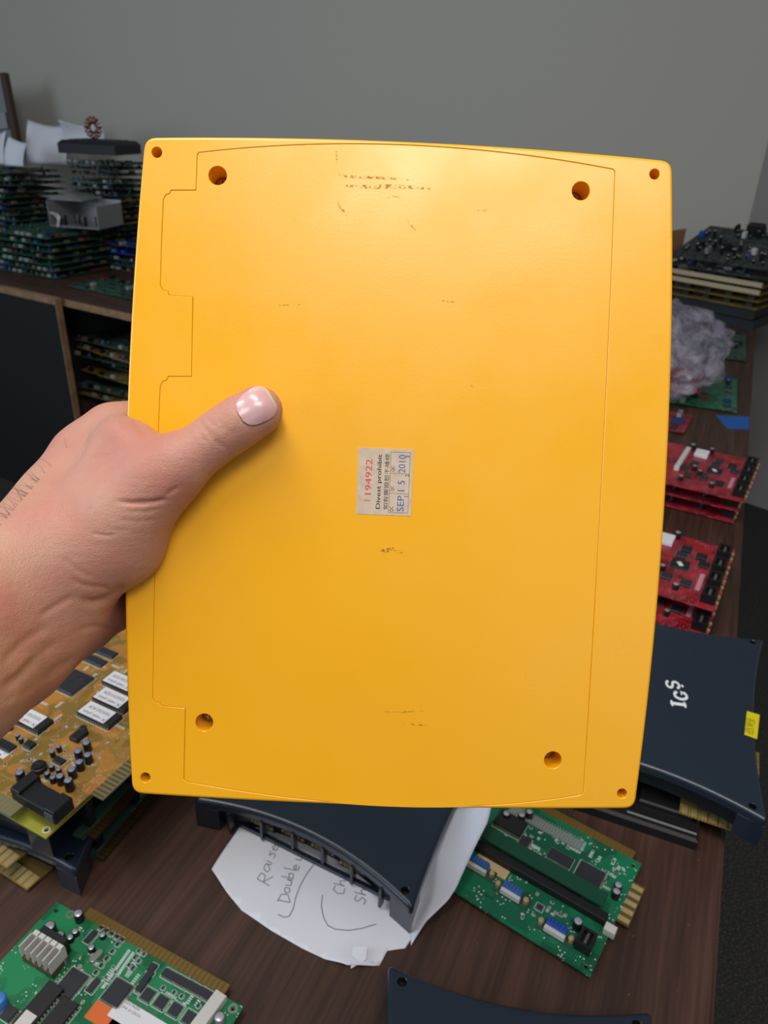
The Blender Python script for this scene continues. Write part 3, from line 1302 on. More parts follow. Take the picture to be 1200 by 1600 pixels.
class PCB:
    """circuit board lying flat; local x runs along heading az, local y 90 degrees left of it"""

    def __init__(s, label, p, az, w, l, m, group=None, holes=True, name='circuit_board', tilt=(0, 0)):
        s.az = math.radians(az)
        s.ex = np.array([math.sin(s.az), math.cos(s.az)])
        s.ey = np.array([-s.ex[1], s.ex[0]])
        s.p = np.array(p, float)
        s.w, s.l = w, l
        s.root = thing(name, label, 'circuit board', tuple(s.p), math.pi / 2 - s.az, group)
        if tilt != (0, 0):
            s.root.rotation_euler = (tilt[0], tilt[1], math.pi / 2 - s.az)
        hs = []
        if holes:
            hs = [(circle(x, y, .0017, 12), None) for x in (.0055, w - .0055) for y in (.0055, l - .0055)]
        pts = [(0, 0), (w, 0), (w, l), (0, l)]
        me = cm(('pcb', w, l, m.name, holes), lambda: plate('board', pts, hs, 0, .0016, m, .0001, 1, LIME if m is not PG else PGD))
        s.board = link('board', me, s.root)

    def uv(s, x, y, h=.0016):
        q = at(x, y, s.p[2] + h)
        d = q[:2] - s.p[:2]
        return float(d @ s.ex), float(d @ s.ey)

    def add(s, name, me, u, v, rot=0, z=.0016, label=None, parent=None):
        o = link(name, me, parent or s.root, (u, v, z), math.radians(rot), label)
        return o

    def chip(s, u, v, w, l, h=.0025, sides=2, rot=0, m=None, name='microchip', sticker=None, pitch=.00127, z=.0016, text=None):
        k = ('chip',) + r4(w, l, h) + (sides, (m or CHIP).name, pitch)
        o = s.add(name, cm(k, lambda: m_chip(w, l, h, sides, m, pitch)), u, v, rot, z)
        if sticker:
            sm, fw, fl, cx, cy = sticker
            q = ('stk',) + r4(w * fw, l * fl) + (sm.name,)
            st_ = link('sticker', cm(q, lambda: m_block(w * fw, l * fl, .00015, sm, 0)), o, (cx * w, cy * l, h))
        return o

    def cap(s, u, v, r, h, top=None, slv=None, rot=0, name='capacitor'):
        top, slv = top or CAPTOP, slv or SLEEVE
        return s.add(name, cm(('cap',) + r4(r, h) + (top.name, slv.name), lambda: m_cap(r, h, top, slv)), u, v, rot)

    def smd(s, u, v, w=.0012, l=.002, h=.0007, m=None, rot=0, name='resistor'):
        m = m or CHIPD
        return s.add(name, cm(('smd',) + r4(w, l, h) + (m.name,), lambda: m_smd(w, l, h, m)), u, v, rot)

    def block(s, u, v, w, l, h, m, rot=0, name='component', c=.0004, z=.0016, label=None):
        return s.add(name, cm(('blk',) + r4(w, l, h, c) + (m.name,), lambda: m_block(w, l, h, m, c)), u, v, rot, z, label)

    def socket(s, u, v, w, l, h, m, rot=0, name='socket'):
        return s.add(name, cm(('hdr',) + r4(w, l, h) + (m.name,), lambda: m_header(w, l, h, m)), u, v, rot)

    def edge(s, side, u0, length, depth, pitch, mg, ml):
        me = cm(('edge', length, depth, pitch, mg.name, ml.name), lambda: m_edge(length, depth, pitch, mg, ml))
        if side == 'top':      # tongue beyond y = l
            return s.add('edge_connector', me, u0, s.l, 0, 0)
        if side == 'bottom':
            return s.add('edge_connector', me, u0 + length, 0, 180, 0)
        if side == 'right':    # beyond x = w
            return s.add('edge_connector', me, s.w, u0 + length, -90, 0)
        if side == 'left':
            return s.add('edge_connector', me, 0, u0, 90, 0)


def sprinkle(b, rng, n, x0, x1, y0, y1, kinds='rrrc', scale=1.0, avoid=()):
    """small parts scattered over a free patch of board"""
    done = list(avoid)
    for _ in range(n * 6):
        if n <= 0:
            break
        u, v = rng.uniform(x0, x1), rng.uniform(y0, y1)
        if any(abs(u - a) < c and abs(v - d) < e for a, d, c, e in done):
            continue
        k = rng.choice(kinds)
        if k == 'r':
            b.smd(u, v, .0013 * scale, .0024 * scale, .0008 * scale, rng.choice([CHIPD, TAN, WHITEP]), rng.choice([0, 90]))
            g = .0022 * scale
        elif k == 'c':
            b.cap(u, v, .0022 * scale, .0045 * scale)
            g = .004 * scale
        else:
            w = rng.choice([.005, .007, .009]) * scale
            b.chip(u, v, w, w * 1.5, .002, 2, rng.choice([0, 90]), pitch=.0016)
            g = w
        done.append((u, v, g, g))
        n -= 1


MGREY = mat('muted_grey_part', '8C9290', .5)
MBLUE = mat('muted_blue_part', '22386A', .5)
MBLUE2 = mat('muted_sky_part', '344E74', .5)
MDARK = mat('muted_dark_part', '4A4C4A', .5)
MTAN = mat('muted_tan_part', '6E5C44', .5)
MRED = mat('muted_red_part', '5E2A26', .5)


def silk(b, rects, t=.00022, m=None):
    """printed outlines on the board, one mesh; rects: centre u, v, width, length"""
    q = MB()
    m = m or mat('silkscreen_ink', 'BFD0C8', .6)
    for u, v, w, l in rects:
        if w < .0012 or l < .0012:
            q.box(u - w / 2, u + w / 2, v - l / 2, v + l / 2, .0016, .00166, m)
            continue
        for a0, a1, c0, c1 in ((u - w / 2, u + w / 2, v - l / 2, v - l / 2 + t), (u - w / 2, u + w / 2, v + l / 2 - t, v + l / 2),
                               (u - w / 2, u - w / 2 + t, v - l / 2, v + l / 2), (u + w / 2 - t, u + w / 2, v - l / 2, v + l / 2)):
            q.box(a0, a1, c0, c1, .0016, .00166, m)
    o = link('silkscreen', q.mesh('silkscreen'), b.root)
    o['kind'] = 'stuff'
    return o


def silk_auto(b, rng, n, x0, x1, y0, y1):
    """outlines round the placed parts plus rows of dashes and pads"""
    rects = []
    for o in COL.objects:
        if o.parent == b.root and o.data and o.name.split('.')[0] in ('resistor', 'microchip', 'memory_chip'):
            d = o.data.vertices
            w = max(v.co.x for v in d) * 2 + .0012
            l = max(v.co.y for v in d) * 2 + .0012
            if abs(math.cos(o.rotation_euler.z)) < .5:
                w, l = l, w
            rects.append((o.location.x, o.location.y, w, l))
    silk(b, rects, .00045)
    rows = []
    for _ in range(n):
        u, v = rng.uniform(x0, x1), rng.uniform(y0, y1)
        k = rng.randint(3, 8)
        hz = rng.random() < .5
        for i in range(k):
            rows.append((u + (0 if hz else i * .0016), v + (i * .0016 if hz else 0), .0028 if hz else .0009, .0009 if hz else .0028))
    silk(b, rows)


def busy_board(rng, label, p, az, w, l, m, group=None, tall=1.0, n=14, tilt=(0, 0), accents=None, edge=None, rows=False):
    """a board seen from afar: chips, cans, sockets and stickers in a loose grid"""
    b = PCB(label, p, az, w, l, m, group, holes=False, tilt=tilt)
    nx = max(2, int(w / .042))
    ny = max(2, int(l / .036))
    cells = [(i, j) for i in range(nx) for j in range(ny)]
    rng.shuffle(cells)
    acc = accents or [MGREY, MBLUE, MTAN, MRED]
    WHITEP, BLUEC, BLUEL, GREYM, CREAM, TAN, REDC = MGREY, MBLUE, MBLUE2, MDARK, MTAN, MTAN, MRED   # seen far off: the weak light there is put into the part colours
    for i, j in cells[:n]:
        u = (i + .5) * w / nx + rng.uniform(-.003, .003)
        v = (j + .5) * l / ny + rng.uniform(-.003, .003)
        k = rng.random()
        if k < .38:
            s_ = rng.choice([.012, .015, .02])
            b.chip(u, v, s_ * .8, s_ * 1.25, .004, 2, rng.choice([0, 90]), pitch=.0026)
        elif k < .50:
            b.chip(u, v, .022, .022, .003, 4, 0, pitch=.002)
        elif k < .74:
            b.cap(u, v, .0052, .013 * tall, CAPTOP, rng.choice([SLEEVE, BLUEL, SLEEVE]))
        elif k < .90:
            b.socket(u, v, .009, .026, .010 * tall, rng.choice([WHITEP, BLACK, BLUEC, WHITEP]), rng.choice([0, 90]))
        else:
            b.block(u, v, .012, .016, .009 * tall, rng.choice(acc), rng.choice([0, 90]), name='relay')
    if rows:
        k = int(w / .028)
        for i in range(k):
            if rng.random() < .8:
                u = .014 + (w - .03) * i / (k - 1)
                r_ = rng.random()
                if r_ < .35:
                    b.socket(u, .012, .009, .020, .010 * tall, rng.choice([WHITEP, WHITEP, BLUEC, BLACK]), 90)
                elif r_ < .7:
                    b.cap(u, .012, .005, .013 * tall, CAPTOP, rng.choice([SLEEVE, BLUEL, SLEEVE]))
                else:
                    b.block(u, .012, .014, .012, .011 * tall, rng.choice([GREYM, WHITEP, BLACK, CREAM]), name='relay')
        k = int(l / .03)
        for i in range(1, k):
            if rng.random() < .6:
                b.block(w - .010, l * i / k, .012, .018, .009 * tall, rng.choice([GREYM, BLACK, BLACK, TAN, REDC]), name='relay')
    if edge:
        b.edge(edge, .01, min(w, l) - .02 if edge in ('left', 'right') else w - .02, .008, .00396, GOLD, OLIVE)
    return b


# ---- green board, lower left corner of the photo
RX = random.Random(11)
az1 = 114.6
e1 = np.array([math.sin(math.radians(az1)), math.cos(math.radians(az1))])
f1 = np.array([-e1[1], e1[0]])
c1 = at(380, 1570, .79)[:2]
W1, L1 = .178, .20
g1 = PCB('green circuit board with a long gold edge connector and finned heat sink, left foreground', (*(c1 - e1 * W1 - f1 * L1), .786), az1, W1, L1, PG)
u_a = g1.uv(150, 1408)[0]
u_b = g1.uv(366, 1530)[0]
g1.edge('top', u_a, u_b - u_a, .0085, .00396, GOLD, OLIVE)


def pc(b, fn, x, y, *a, h=.0016, **k):
    u, v = b.uv(x, y, h)
    return getattr(b, fn)(u, v, *a, **k)


for x, y, r, h in [(125, 1434, .0036, .009), (81, 1455, .0043, .010), (96, 1465, .0033, .007), (119, 1457, .0026, .005),
                   (111, 1466, .0026, .005), (103, 1478, .0025, .005), (161, 1461, .0024, .004), (144, 1482, .0026, .005)]:
    pc(g1, 'cap', x, y + 4, r, h)
u, v = g1.uv(72, 1502)
g1.add('heat_sink', cm('hs1', lambda: m_heatsink(.030, .015, .018, 6)), u, v, 0)
g1.block(*g1.uv(88, 1480), .024, .006, .015, CHIPD, 0, name='amplifier_chip')
pc(g1, 'chip', 109, 1541, .015, .021, .002, sides=4, rot=0, pitch=.001)
pc(g1, 'chip', 183, 1552, .015, .016, .002, sides=4, pitch=.0008)
for x, y in [(142, 1465), (146, 1541)]:
    pc(g1, 'chip', x, y, .0045, .010, .002, rot=-2)
u, v = g1.uv(151, 1497)
g1.add('crystal', cm('cry', lambda: m_crystal(.0045, .011, .0035)), u, v, -8)
for x, y in [(238, 1522), (232, 1534), (226, 1542), (220, 1552)]:
    pc(g1, 'chip', x, y - 8, .0062, .0052, .0022, rot=90, pitch=.0016)
for i in range(4):
    pc(g1, 'chip', 265 + 18.5 * i, 1524 + 9.8 * i, .0055, .011, .0016, rot=90, pitch=.0008, name='memory_chip')
for x, y in [(231, 1555), (252, 1566), (274, 1578), (296, 1591)]:
    pc(g1, 'chip', x, y, .0078, .0078, .0013, sides=4, pitch=.0012)
for k in range(5):
    pc(g1, 'smd', 158 + 8.3 * k, 1450 + 4.7 * k, .0028, .0040, .001)
for k in range(5):
    pc(g1, 'smd', 184 - 8.5 * k, 1476 + 11 * k, .0028, .0036, .001, rot=90)
for x, y in [(217, 1486), (225, 1491), (211, 1496), (217, 1502), (202, 1508), (208, 1513), (255, 1544), (272, 1551), (284, 1557), (310, 1572)]:
    pc(g1, 'smd', x, y, .0024, .0028, .0009, rot=90, m=CHIPD)
pc(g1, 'chip', 58, 1580, .0140, .0365, .0040, m=CHIPD, pitch=.00254, sticker=(WHITEP, .72, .36, 0, -.28), name='memory_chip')
pc(g1, 'chip', 92, 1592, .0140, .024, .0038, m=CHIPD, pitch=.00254)
pc(g1, 'cap', 2, 1572, .0048, .010, BLUEL, BLUEL)
pc(g1, 'chip', 15, 1586, .009, .009, .003, rot=0)
pc(g1, 'block', 322, 1592, .0095, .034, .006, WHITEP, rot=-4, name='relay')
pc(g1, 'cap', 344, 1596, .0036, .006, CAPTOP, GREYM)
pc(g1, 'block', 166, 1590, .028, .013, .0002, ORANGE, name='orange_sticker', c=0)
pc(g1, 'block', 190, 1600, .016, .013, .0002, CREAM, name='cream_sticker', c=0)
pc(g1, 'block', 215, 1594, .042, .014, .0003, WHITE, name='paper_sticker', c=0)
st1 = g1.uv(253, 1596)
tx = MB()
add_text(tx, 'ing Void if Removed', INKG, 0, 0, 0, .026, .0022, math.pi)
add_text(tx, 'REMOVED', INKG, -.013, -.0035, 0, .014, .0020, math.pi)
add_text(tx, 'VOID IF INC.', INKG, -.009, -.0070, 0, .018, .0018, math.pi)
link('printed_text', tx.mesh('printed_text'), g1.root, (st1[0] - .006, st1[1] + .0035, .0016 + .00036))
for x, y in [(110, 1429), (364, 1576)]:
    u, v = g1.uv(x, y)
    g1.add('mounting_ring', cm('ring', lambda: m_ring(.0018, .0034, .0003, PIN)), u, v)
sprinkle(g1, RX, 26, .05, .13, .05, .12, 'rrrr')
sprinkle(g1, RX, 26, .045, .085, .135, .185, 'rrr', .8)

rows_ = []
for k in range(26):
    px = 205 - 41 * k / 25
    py = 1487 + 58 * k / 25
    u, v = g1.uv(px, py)
    rows_.append((u - .002, v, .0026, .0009))
    rows_.append((u + .002, v, .0026, .0009))
for k in range(12):
    u, v = g1.uv(219 - 1.9 * k, 1488 + 3.4 * k)
    rows_.append((u, v, .0036, .0009))
silk(g1, rows_)
silk_auto(g1, RX, 34, .02, .17, .06, .19)

# ---- stack on the left: two navy cartridges with amber board on top


def arc_plate(w, l, sag, r, z0, z1, m, holes=None, c=.0015, name='shell', grow=0.0):
    out = curved_rect([(-w / 2 - grow, -l / 2 - grow), (w / 2 + grow, -l / 2 - grow), (w / 2 + grow, l / 2 + grow), (-w / 2 - grow, l / 2 + grow)],
                      [-sag[0], -sag[1], -sag[0], -sag[1]], r, 22)
    return plate(name, out, holes or [], z0, z1, m, c, 4, BLACK)


def navy_cart(label, p, az, w=.2135, l=.270, h=.032, sag=(.020, .010), connectors=False, group='navy blue game cartridges'):
    """navy cartridge: waisted shell on four corner feet; centre at p, local y along heading az"""
    t = thing('navy_cartridge', label, 'cartridge', p, -math.radians(az), group)
    key = ('navy', w, l, h)
    hs = [(circle(sx * (w / 2 - .012), sy * (l / 2 - .012), .0034, 20), .006) for sx in (-1, 1) for sy in (-1, 1)]
    link('shell', cm(key, lambda: arc_plate(w, l, sag, .006, h - .0085, h, NAVY, hs, .0038)), t)

    # L shaped corner foot, the same piece mirrored by rotation
    for sx, sy in ((-1, -1), (1, -1), (1, 1), (-1, 1)):
        pts = [(.0012, .0012), (.022, .0070), (.022, .014), (.016, .022), (.0055, .028)]
        q = [(sx * (w / 2) - sx * x, sy * (l / 2) - sy * y) for x, y in pts]
        ar = sum(q[i][0] * q[(i + 1) % 5][1] - q[(i + 1) % 5][0] * q[i][1] for i in range(5))
        if ar < 0:
            q = q[::-1]
        link('foot', cm(key + ('foot', sx, sy), lambda: plate('foot', q, [], 0, h - .0084, NAVY, .0004, 1)), t)
    link('base_case', cm(key + ('base',), lambda: arc_plate(w - .022, l - .022, (sag[0] * .95, sag[1]), .01, .002, h - .0084, NAVYD, None, .001, 'base_case')), t)
    return t


def cart_from_corners(pa, pb, z, w=.2135, l=.27, inset=0):
    """centre and heading of a cartridge whose near short side joins world points pa (left) and pb (right)"""
    pa, pb = np.array(pa[:2]), np.array(pb[:2])
    d = (pb - pa) / np.linalg.norm(pb - pa)
    n = np.array([-d[1], d[0]])
    mid = (pa + pb) / 2
    c = mid + n * l / 2
    return (c[0], c[1], z), math.degrees(math.atan2(n[0], n[1]))


# centre cartridge, on the paper sheets
cc, caz = cart_from_corners(at(301, 1252, .812), at(643, 1423, .812), .7815)
ctr = navy_cart('navy blue cartridge lying on handwritten paper sheets below the yellow cartridge', cc, caz)
# ribs and connectors on its near side
rib = MB()
for k in range(6):
    x = -.075 + .03 * k
    dy = .0185 * (1 - (x / .1) ** 2)
    rib.box(x - .0012, x + .0012, -.135 + dy - .000, -.135 + dy + .006, .002, .0236, NAVY)
rib.box(-.078, .078, -.1175, -.114, .0, .004, NAVY)
link('rib', rib.mesh('rib'), ctr)
for k in range(4):
    x = -.048 + .03 * k
    dy = .0185 * (1 - (x / .1) ** 2)
    q = MB()
    y = -.135 + dy
    y += .006
    q.box(x - .012, x + .012, y + .0005, y + .004, .009, .022, BLACK)
    q.box(x - .008, x + .008, y - .0005, y + .0005, .0115, .0175, mat('dark_tan', '4A3C2C', .5))
    for j in range(6):
        q.box(x - .0066 + j * .0024, x - .0058 + j * .0024, y - .0010, y - .0005, .0125, .0165, GOLD)
    for sx in (-1, 1):
        q.box(x + sx * .0100 - .0010, x + sx * .0100 + .0010, y - .001, y + .001, .0135, .0155, TAN)
    link('port', q.mesh('port'), ctr)

# bottom cartridge, far corners visible
pa_, pb_ = at(606, 1503, .81), at(1020, 1578, .81)
d_ = (pb_ - pa_)[:2] / np.linalg.norm((pb_ - pa_)[:2])
n_ = np.array([-d_[1], d_[0]])
mid = (pa_ + pb_)[:2] / 2
wb = float(np.linalg.norm((pb_ - pa_)[:2]))
btm = navy_cart('navy blue cartridge cut off by the bottom of the photo, on bare table', (*(mid - n_ * .135), .78),
                math.degrees(math.atan2(n_[0], n_[1])), w=wb, sag=(.014, .010), h=.030)

# right cartridge with logo, on a black case
pc_ = at(1200, 1287, .842)
RAZ = 22.5
rn = np.array([math.sin(math.radians(RAZ)), math.cos(math.radians(RAZ))])
rd = np.array([rn[1], -rn[0]])
rc = pc_[:2] - rd * .2135 / 2 + rn * .135
rgt = navy_cart('navy blue cartridge with white lettering and a yellow sticker, at the right', (rc[0], rc[1], .812), RAZ)


def on_cart(x, y, o, c, az, z):
    q = at(x, y, z)[:2] - np.array(c[:2])
    n = np.array([math.sin(math.radians(az)), math.cos(math.radians(az))])
    d = np.array([n[1], -n[0]])
    return float(q @ d), float(q @ n)


LOGO = mat('printed_logo', 'E4E8EC', .5)
zl = .0321


def serif_letters():
    """condensed slab letters I, G, S and a small registered dot, reading along +x, up is +y"""
    b = MB()

    def stroke(pts, w):
        for i in range(len(pts) - 1):
            p, q = np.array(pts[i]), np.array(pts[i + 1])
            d = (q - p) / np.linalg.norm(q - p)
            n = np.array([-d[1], d[0]])
            p, q = p - d * w * .3, q + d * w * .3
            zz = len(b.f) * .000004
            b.quad([(*(p - n * w / 2), zz), (*(q - n * w / 2), zz), (*(q + n * w / 2), zz), (*(p + n * w / 2), zz)], LOGO)
    # I
    stroke([(.20, .0), (.20, 1)], .22)
    stroke([(.02, .04), (.38, .04)], .12)
    stroke([(.02, .96), (.38, .96)], .12)
    # G, set lower
    arc = [(.86 + .27 * math.cos(a), .18 + .44 * math.sin(a)) for a in np.linspace(math.radians(35), math.radians(325), 16)]
    stroke(arc, .18)
    stroke([(1.10, -.20), (1.10, .10)], .12)
    stroke([(.92, .10), (1.18, .10)], .08)
    stroke([(1.09, .38), (1.09, .60)], .08)
    # S, set higher
    s1 = [(1.62 + .24 * math.cos(a), .82 + .22 * math.sin(a)) for a in np.linspace(math.radians(20), math.radians(270), 12)]
    s2 = [(1.62 + .24 * math.cos(a), .36 + .24 * math.sin(a)) for a in np.linspace(math.radians(90), math.radians(-160), 12)]
    stroke(s1, .17)
    stroke(s2, .17)
    for k in range(12):
        a, c = 2 * math.pi * k / 12, 2 * math.pi * (k + 1) / 12
        b.quad([(1.62, -.12, 0), (1.62 + .1 * math.cos(a), -.12 + .1 * math.sin(a), 0), (1.62 + .1 * math.cos(c), -.12 + .1 * math.sin(c), 0)], LOGO)
    return b


lg = serif_letters()
pI = on_cart(1072, 1106, rgt, rc, RAZ, .844)
pS = on_cart(1062, 1066, rgt, rc, RAZ, .844)
th = math.atan2(pS[1] - pI[1], pS[0] - pI[0])
scl = math.hypot(pS[1] - pI[1], pS[0] - pI[0]) / 1.9
sy_ = scl * .66
lv = []
for x, y, z in lg.v:
    X, Y = x * scl, y * sy_
    lv.append((pI[0] + X * math.cos(th) - Y * math.sin(th), pI[1] + X * math.sin(th) + Y * math.cos(th), zl + z))
lg.v = lv
link('printed_logo', lg.mesh('printed_logo'), rgt, label='white IGS lettering')
ys = MB()
c4 = [on_cart(x, y, rgt, rc, RAZ, .844) for x, y in [(1163, 1148), (1183, 1155), (1187, 1117), (1167, 1111)]]
YST = mat('yellow_sticker', 'D8C808', .45)
ys.quad([(x, y, zl) for x, y in c4], YST)
c5 = np.array([np.mean([c4[0], c4[3]], 0), np.mean([c4[1], c4[2]], 0)])
yso = link('yellow_sticker', ys.mesh('yellow_sticker'), rgt, label='small yellow sticker')
yt = MB()
ang_ = math.atan2(c4[3][1] - c4[0][1], c4[3][0] - c4[0][0])
YINK = mat('olive_ink', '7A7010', .6)
p_ = np.array(c4[1]) + (np.array(c4[0]) - np.array(c4[1])) * .3
dd = np.array(c4[3]) - np.array(c4[0])
pp = p_ + dd * .12
add_text(yt, 'IGS PCB', YINK, pp[0], pp[1], zl + .0001, np.linalg.norm(dd) * .6, None, ang_)
pp = np.array(c4[1]) + (np.array(c4[0]) - np.array(c4[1])) * .65 + dd * .12
add_text(yt, 'SN 0010', YINK, pp[0], pp[1], zl + .0001, np.linalg.norm(dd) * .6, None, ang_)
link('printed_text', yt.mesh('printed_text'), yso)

# black case under the right cartridge, with a board edge sticking out
bc = at(1085, 1322, .785)[:2]
k0 = np.array([math.sin(math.radians(112)), math.cos(math.radians(112))])
k1 = np.array([-k0[1], k0[0]])
case = thing('black_case', 'flat black plastic case under the right navy cartridge, its front edge showing', 'case', (*(bc - k0 * .21), .78), math.pi / 2 - math.radians(112))
q = MB()
q.box(0, .212, 0, .25, 0, .012, BLACK, .0025)
link('base_case', q.mesh('base_case'), case)
q = MB()
q.box(0, .150, .014, .245, .012, .020, BLACK, .0015)
q.box(.158, .205, .02, .245, .012, .018, BLACK, .0015)
q.box(.0, .140, .030, .245, .020, .031, BLACK, .001)
link('cover', q.mesh('cover'), case)
q = MB()
q.box(0, .150, .0145, .0165, .020, .0208, GREYM)
q.box(.150, .21, .006, .008, .012, .0126, GREYM)
link('trim_strip', q.mesh('trim_strip'), case)
gb = PCB('board edge with wide gold contacts poking out under the right navy cartridge', (*(at(1063, 1256, .80)[:2]), .799), 113, .066, .10, PY, holes=False)
me_ = m_edge(.066, .011, .0075, GOLDB, PY, .0016, .72)
gb.add('edge_connector', me_, .066, 0, 180, 0)

# ---- paper sheets under the centre cartridge
PAPER = mat('white_paper', 'E2E4EC', .8, bump=.12, bscale=60)
PENCIL = mat('pencil_line', '77777F', .8)


def tri_sheet(outline, hfun, m, step=.006, th=.00025):
    """triangulated sheet of paper with a real thickness; hfun gives its height"""
    bm = bmesh.new()
    P = []
    n = len(outline)
    for i in range(n):
        a, b = np.array(outline[i]), np.array(outline[(i + 1) % n])
        k = max(1, int(np.linalg.norm(b - a) / step))
        P += [a + (b - a) * j / k for j in range(k)]
    vs = [bm.verts.new((p[0], p[1], 0)) for p in P]
    f = bm.faces.new(vs)
    bmesh.ops.triangulate(bm, faces=[f])
    x0, y0 = np.min(P, 0)
    x1, y1 = np.max(P, 0)
    for ax, lo_, hi_ in ((0, x0, x1), (1, y0, y1)):
        c = lo_ + step
        while c < hi_:
            co_ = [0, 0, 0]
            no_ = [0, 0, 0]
            co_[ax] = c
            no_[ax] = 1
            bmesh.ops.bisect_plane(bm, geom=bm.verts[:] + bm.edges[:] + bm.faces[:], plane_co=co_, plane_no=no_)
            c += step
    for v in bm.verts:
        v.co.z = hfun(v.co.x, v.co.y)
        
    for f in bm.faces:
        f.smooth = True
        f.normal_update()
        if f.normal.z < 0:
            f.normal_flip()
    top = bm.faces[:]
    r = bmesh.ops.extrude_face_region(bm, geom=top)
    for g in r['geom']:
        if isinstance(g, bmesh.types.BMVert):
            g.co.z += th
    for f in top:
        if f.is_valid:
            f.normal_flip()
    me = bpy.data.meshes.new('sheet')
    bm.to_mesh(me)
    bm.free()
    me.materials.append(m)
    return me


o1 = [(381, 1283), (355, 1322), (331, 1362), (352, 1392), (378, 1423), (425, 1455), (472, 1482), (510, 1500), (544, 1512),
      (560, 1502), (572, 1498), (593, 1509), (605, 1486), (633, 1482), (648, 1460), (656, 1430), (640, 1400), (600, 1360), (520, 1290), (450, 1270)]
o1w = [tuple(at(x, y, .7805)[:2]) for x, y in o1]
pcx, pcy = at(360, 1380, .78)[:2]


def h_low(x, y):
    e = min(np.hypot(x - a, y - b) for a, b in o1w[2:14])
    e2 = np.hypot(x - o1w[2][0], y - o1w[2][1])
    e3 = np.hypot(x - o1w[8][0], y - o1w[8][1])
    return .7806 + .0012 * (1 + math.sin(55 * x + 90 * y)) * min(1, e / .02) * .3 + .004 * max(0, 1 - e2 / .03) + .004 * max(0, 1 - e3 / .02)


# the sheet must stay below the cartridge base
paper1 = tag(link('handwritten_sheet', tri_sheet(o1w, lambda x, y: min(h_low(x, y), .7835), PAPER)),
             'wrinkled white paper with pencil words, sticking out below the navy cartridge', 'paper')
GL = {
    'R': [[(0, 0), (.1, 1), (.6, .9), (.55, .55), (.1, .5), (.7, 0)]],
    'a': [[(.6, .5), (.15, .5), (0, .15), (.3, 0), (.6, .3), (.6, .5), (.7, 0)]],
    'i': [[(.2, 0), (.25, .5)], [(.27, .72), (.28, .77)]],
    's': [[(.5, .5), (.1, .45), (.45, .2), (.3, 0), (0, .05)]],
    'e': [[(.05, .25), (.5, .3), (.35, .5), (.05, .35), (.1, .05), (.5, .05)]],
    'D': [[(.1, 0), (.1, 1)], [(0, 1), (.6, .8), (.65, .3), (.1, 0)]],
    'o': [[(.3, .5), (0, .3), (.15, 0), (.45, .1), (.45, .4), (.3, .5)]],
    'u': [[(0, .5), (.05, .05), (.4, .05), (.5, .5), (.55, 0)]],
    'b': [[(0, 1), (.05, 0), (.45, .1), (.4, .45), (.05, .35)]],
    'l': [[(.1, 1), (.15, 0)]],
    'U': [[(0, .6), (.1, .05), (.5, .1), (.6, .6)]],
    'C': [[(.6, .9), (.2, .95), (0, .5), (.15, .05), (.6, .1)]],
    'h': [[(0, 1), (.05, 0), (.1, .4), (.4, .5), (.5, 0)]],
    'S': [[(.6, .9), (.2, .95), (.1, .65), (.55, .4), (.4, .05), (0, .1)]],
    '.': [[(0, 0), (.1, .1)]],
}


def pencil(lines, w=.00035):
    b = MB()
    for px in lines:
        P = [at(x, y, .7815)[:2] for x, y in px]
        for i in range(len(P) - 1):
            p, q = P[i], P[i + 1]
            d = q - p
            L_ = np.linalg.norm(d)
            if L_ < 1e-6:
                continue
            k = max(1, int(L_ / .003))
            n = np.array([-d[1], d[0]]) / L_ * w
            for j in range(k):
                a_, c_ = p + d * j / k, p + d * (j + 1) / k
                pts = [a_ - n, c_ - n, c_ + n, a_ + n]
                b.quad([(*t, min(h_low(*t), .7835) + .0005) for t in pts], PENCIL)
    return b


def write(word, x, y, dx, dy, size, sp=.75):
    """word drawn in photo directions: dx, dy is the reading direction"""
    L_ = math.hypot(dx, dy)
    dx, dy = dx / L_, dy / L_
    ux, uy = dy, -dx
    out = []
    cx = 0
    for ch in word:
        if ch != ' ':
            for st_ in GL[ch]:
                out.append([(x + dx * (cx + a * size) + ux * b_ * size, y + dy * (cx + a * size) + uy * b_ * size) for a, b_ in st_])
        cx += size * sp
    return out


words = [write('R', 421, 1384, .4, -.92, 22), write('aise', 420, 1364, .35, -.93, 19, .62), write('D', 453, 1412, .2, -.97, 20),
         write('oubl', 452, 1397, .25, -.97, 19, .62), write('e', 466, 1362, .3, -.95, 19), write('U', 470, 1346, .45, -.9, 16),
         write('C', 537, 1399, .3, -.95, 19), write('h', 538, 1385, .3, -.95, 18), write('S', 570, 1414, .3, -.95, 19), write('h', 571, 1399, .3, -.95, 18)]
lines = [l for w_ in words for l in w_]
lines.append([(492, 1348), (480, 1364), (470, 1382), (462, 1402), (458, 1420), (452, 1431), (444, 1433), (434, 1428)])
lines.append([(504, 1398), (502, 1415), (505, 1432), (512, 1446), (524, 1452), (545, 1454), (565, 1451), (588, 1444)])
link('pencil_writing', pencil(lines).mesh('pencil_writing'), paper1)
# folded tab at the lower corner
tb = MB()
t4 = [at(x, y, .784) for x, y in [(551, 1478), (574, 1479), (572, 1498), (548, 1511)]]
tabz = [.7835, .7845, .7830, .7825]
tb.quad([(t4[i][0], t4[i][1], tabz[i]) for i in range(4)][::-1], PAPER)
tb.quad([(t4[i][0], t4[i][1], tabz[i] - .0006) for i in range(4)], PAPER)
link('folded_tab', tb.mesh('folded_tab'), paper1)

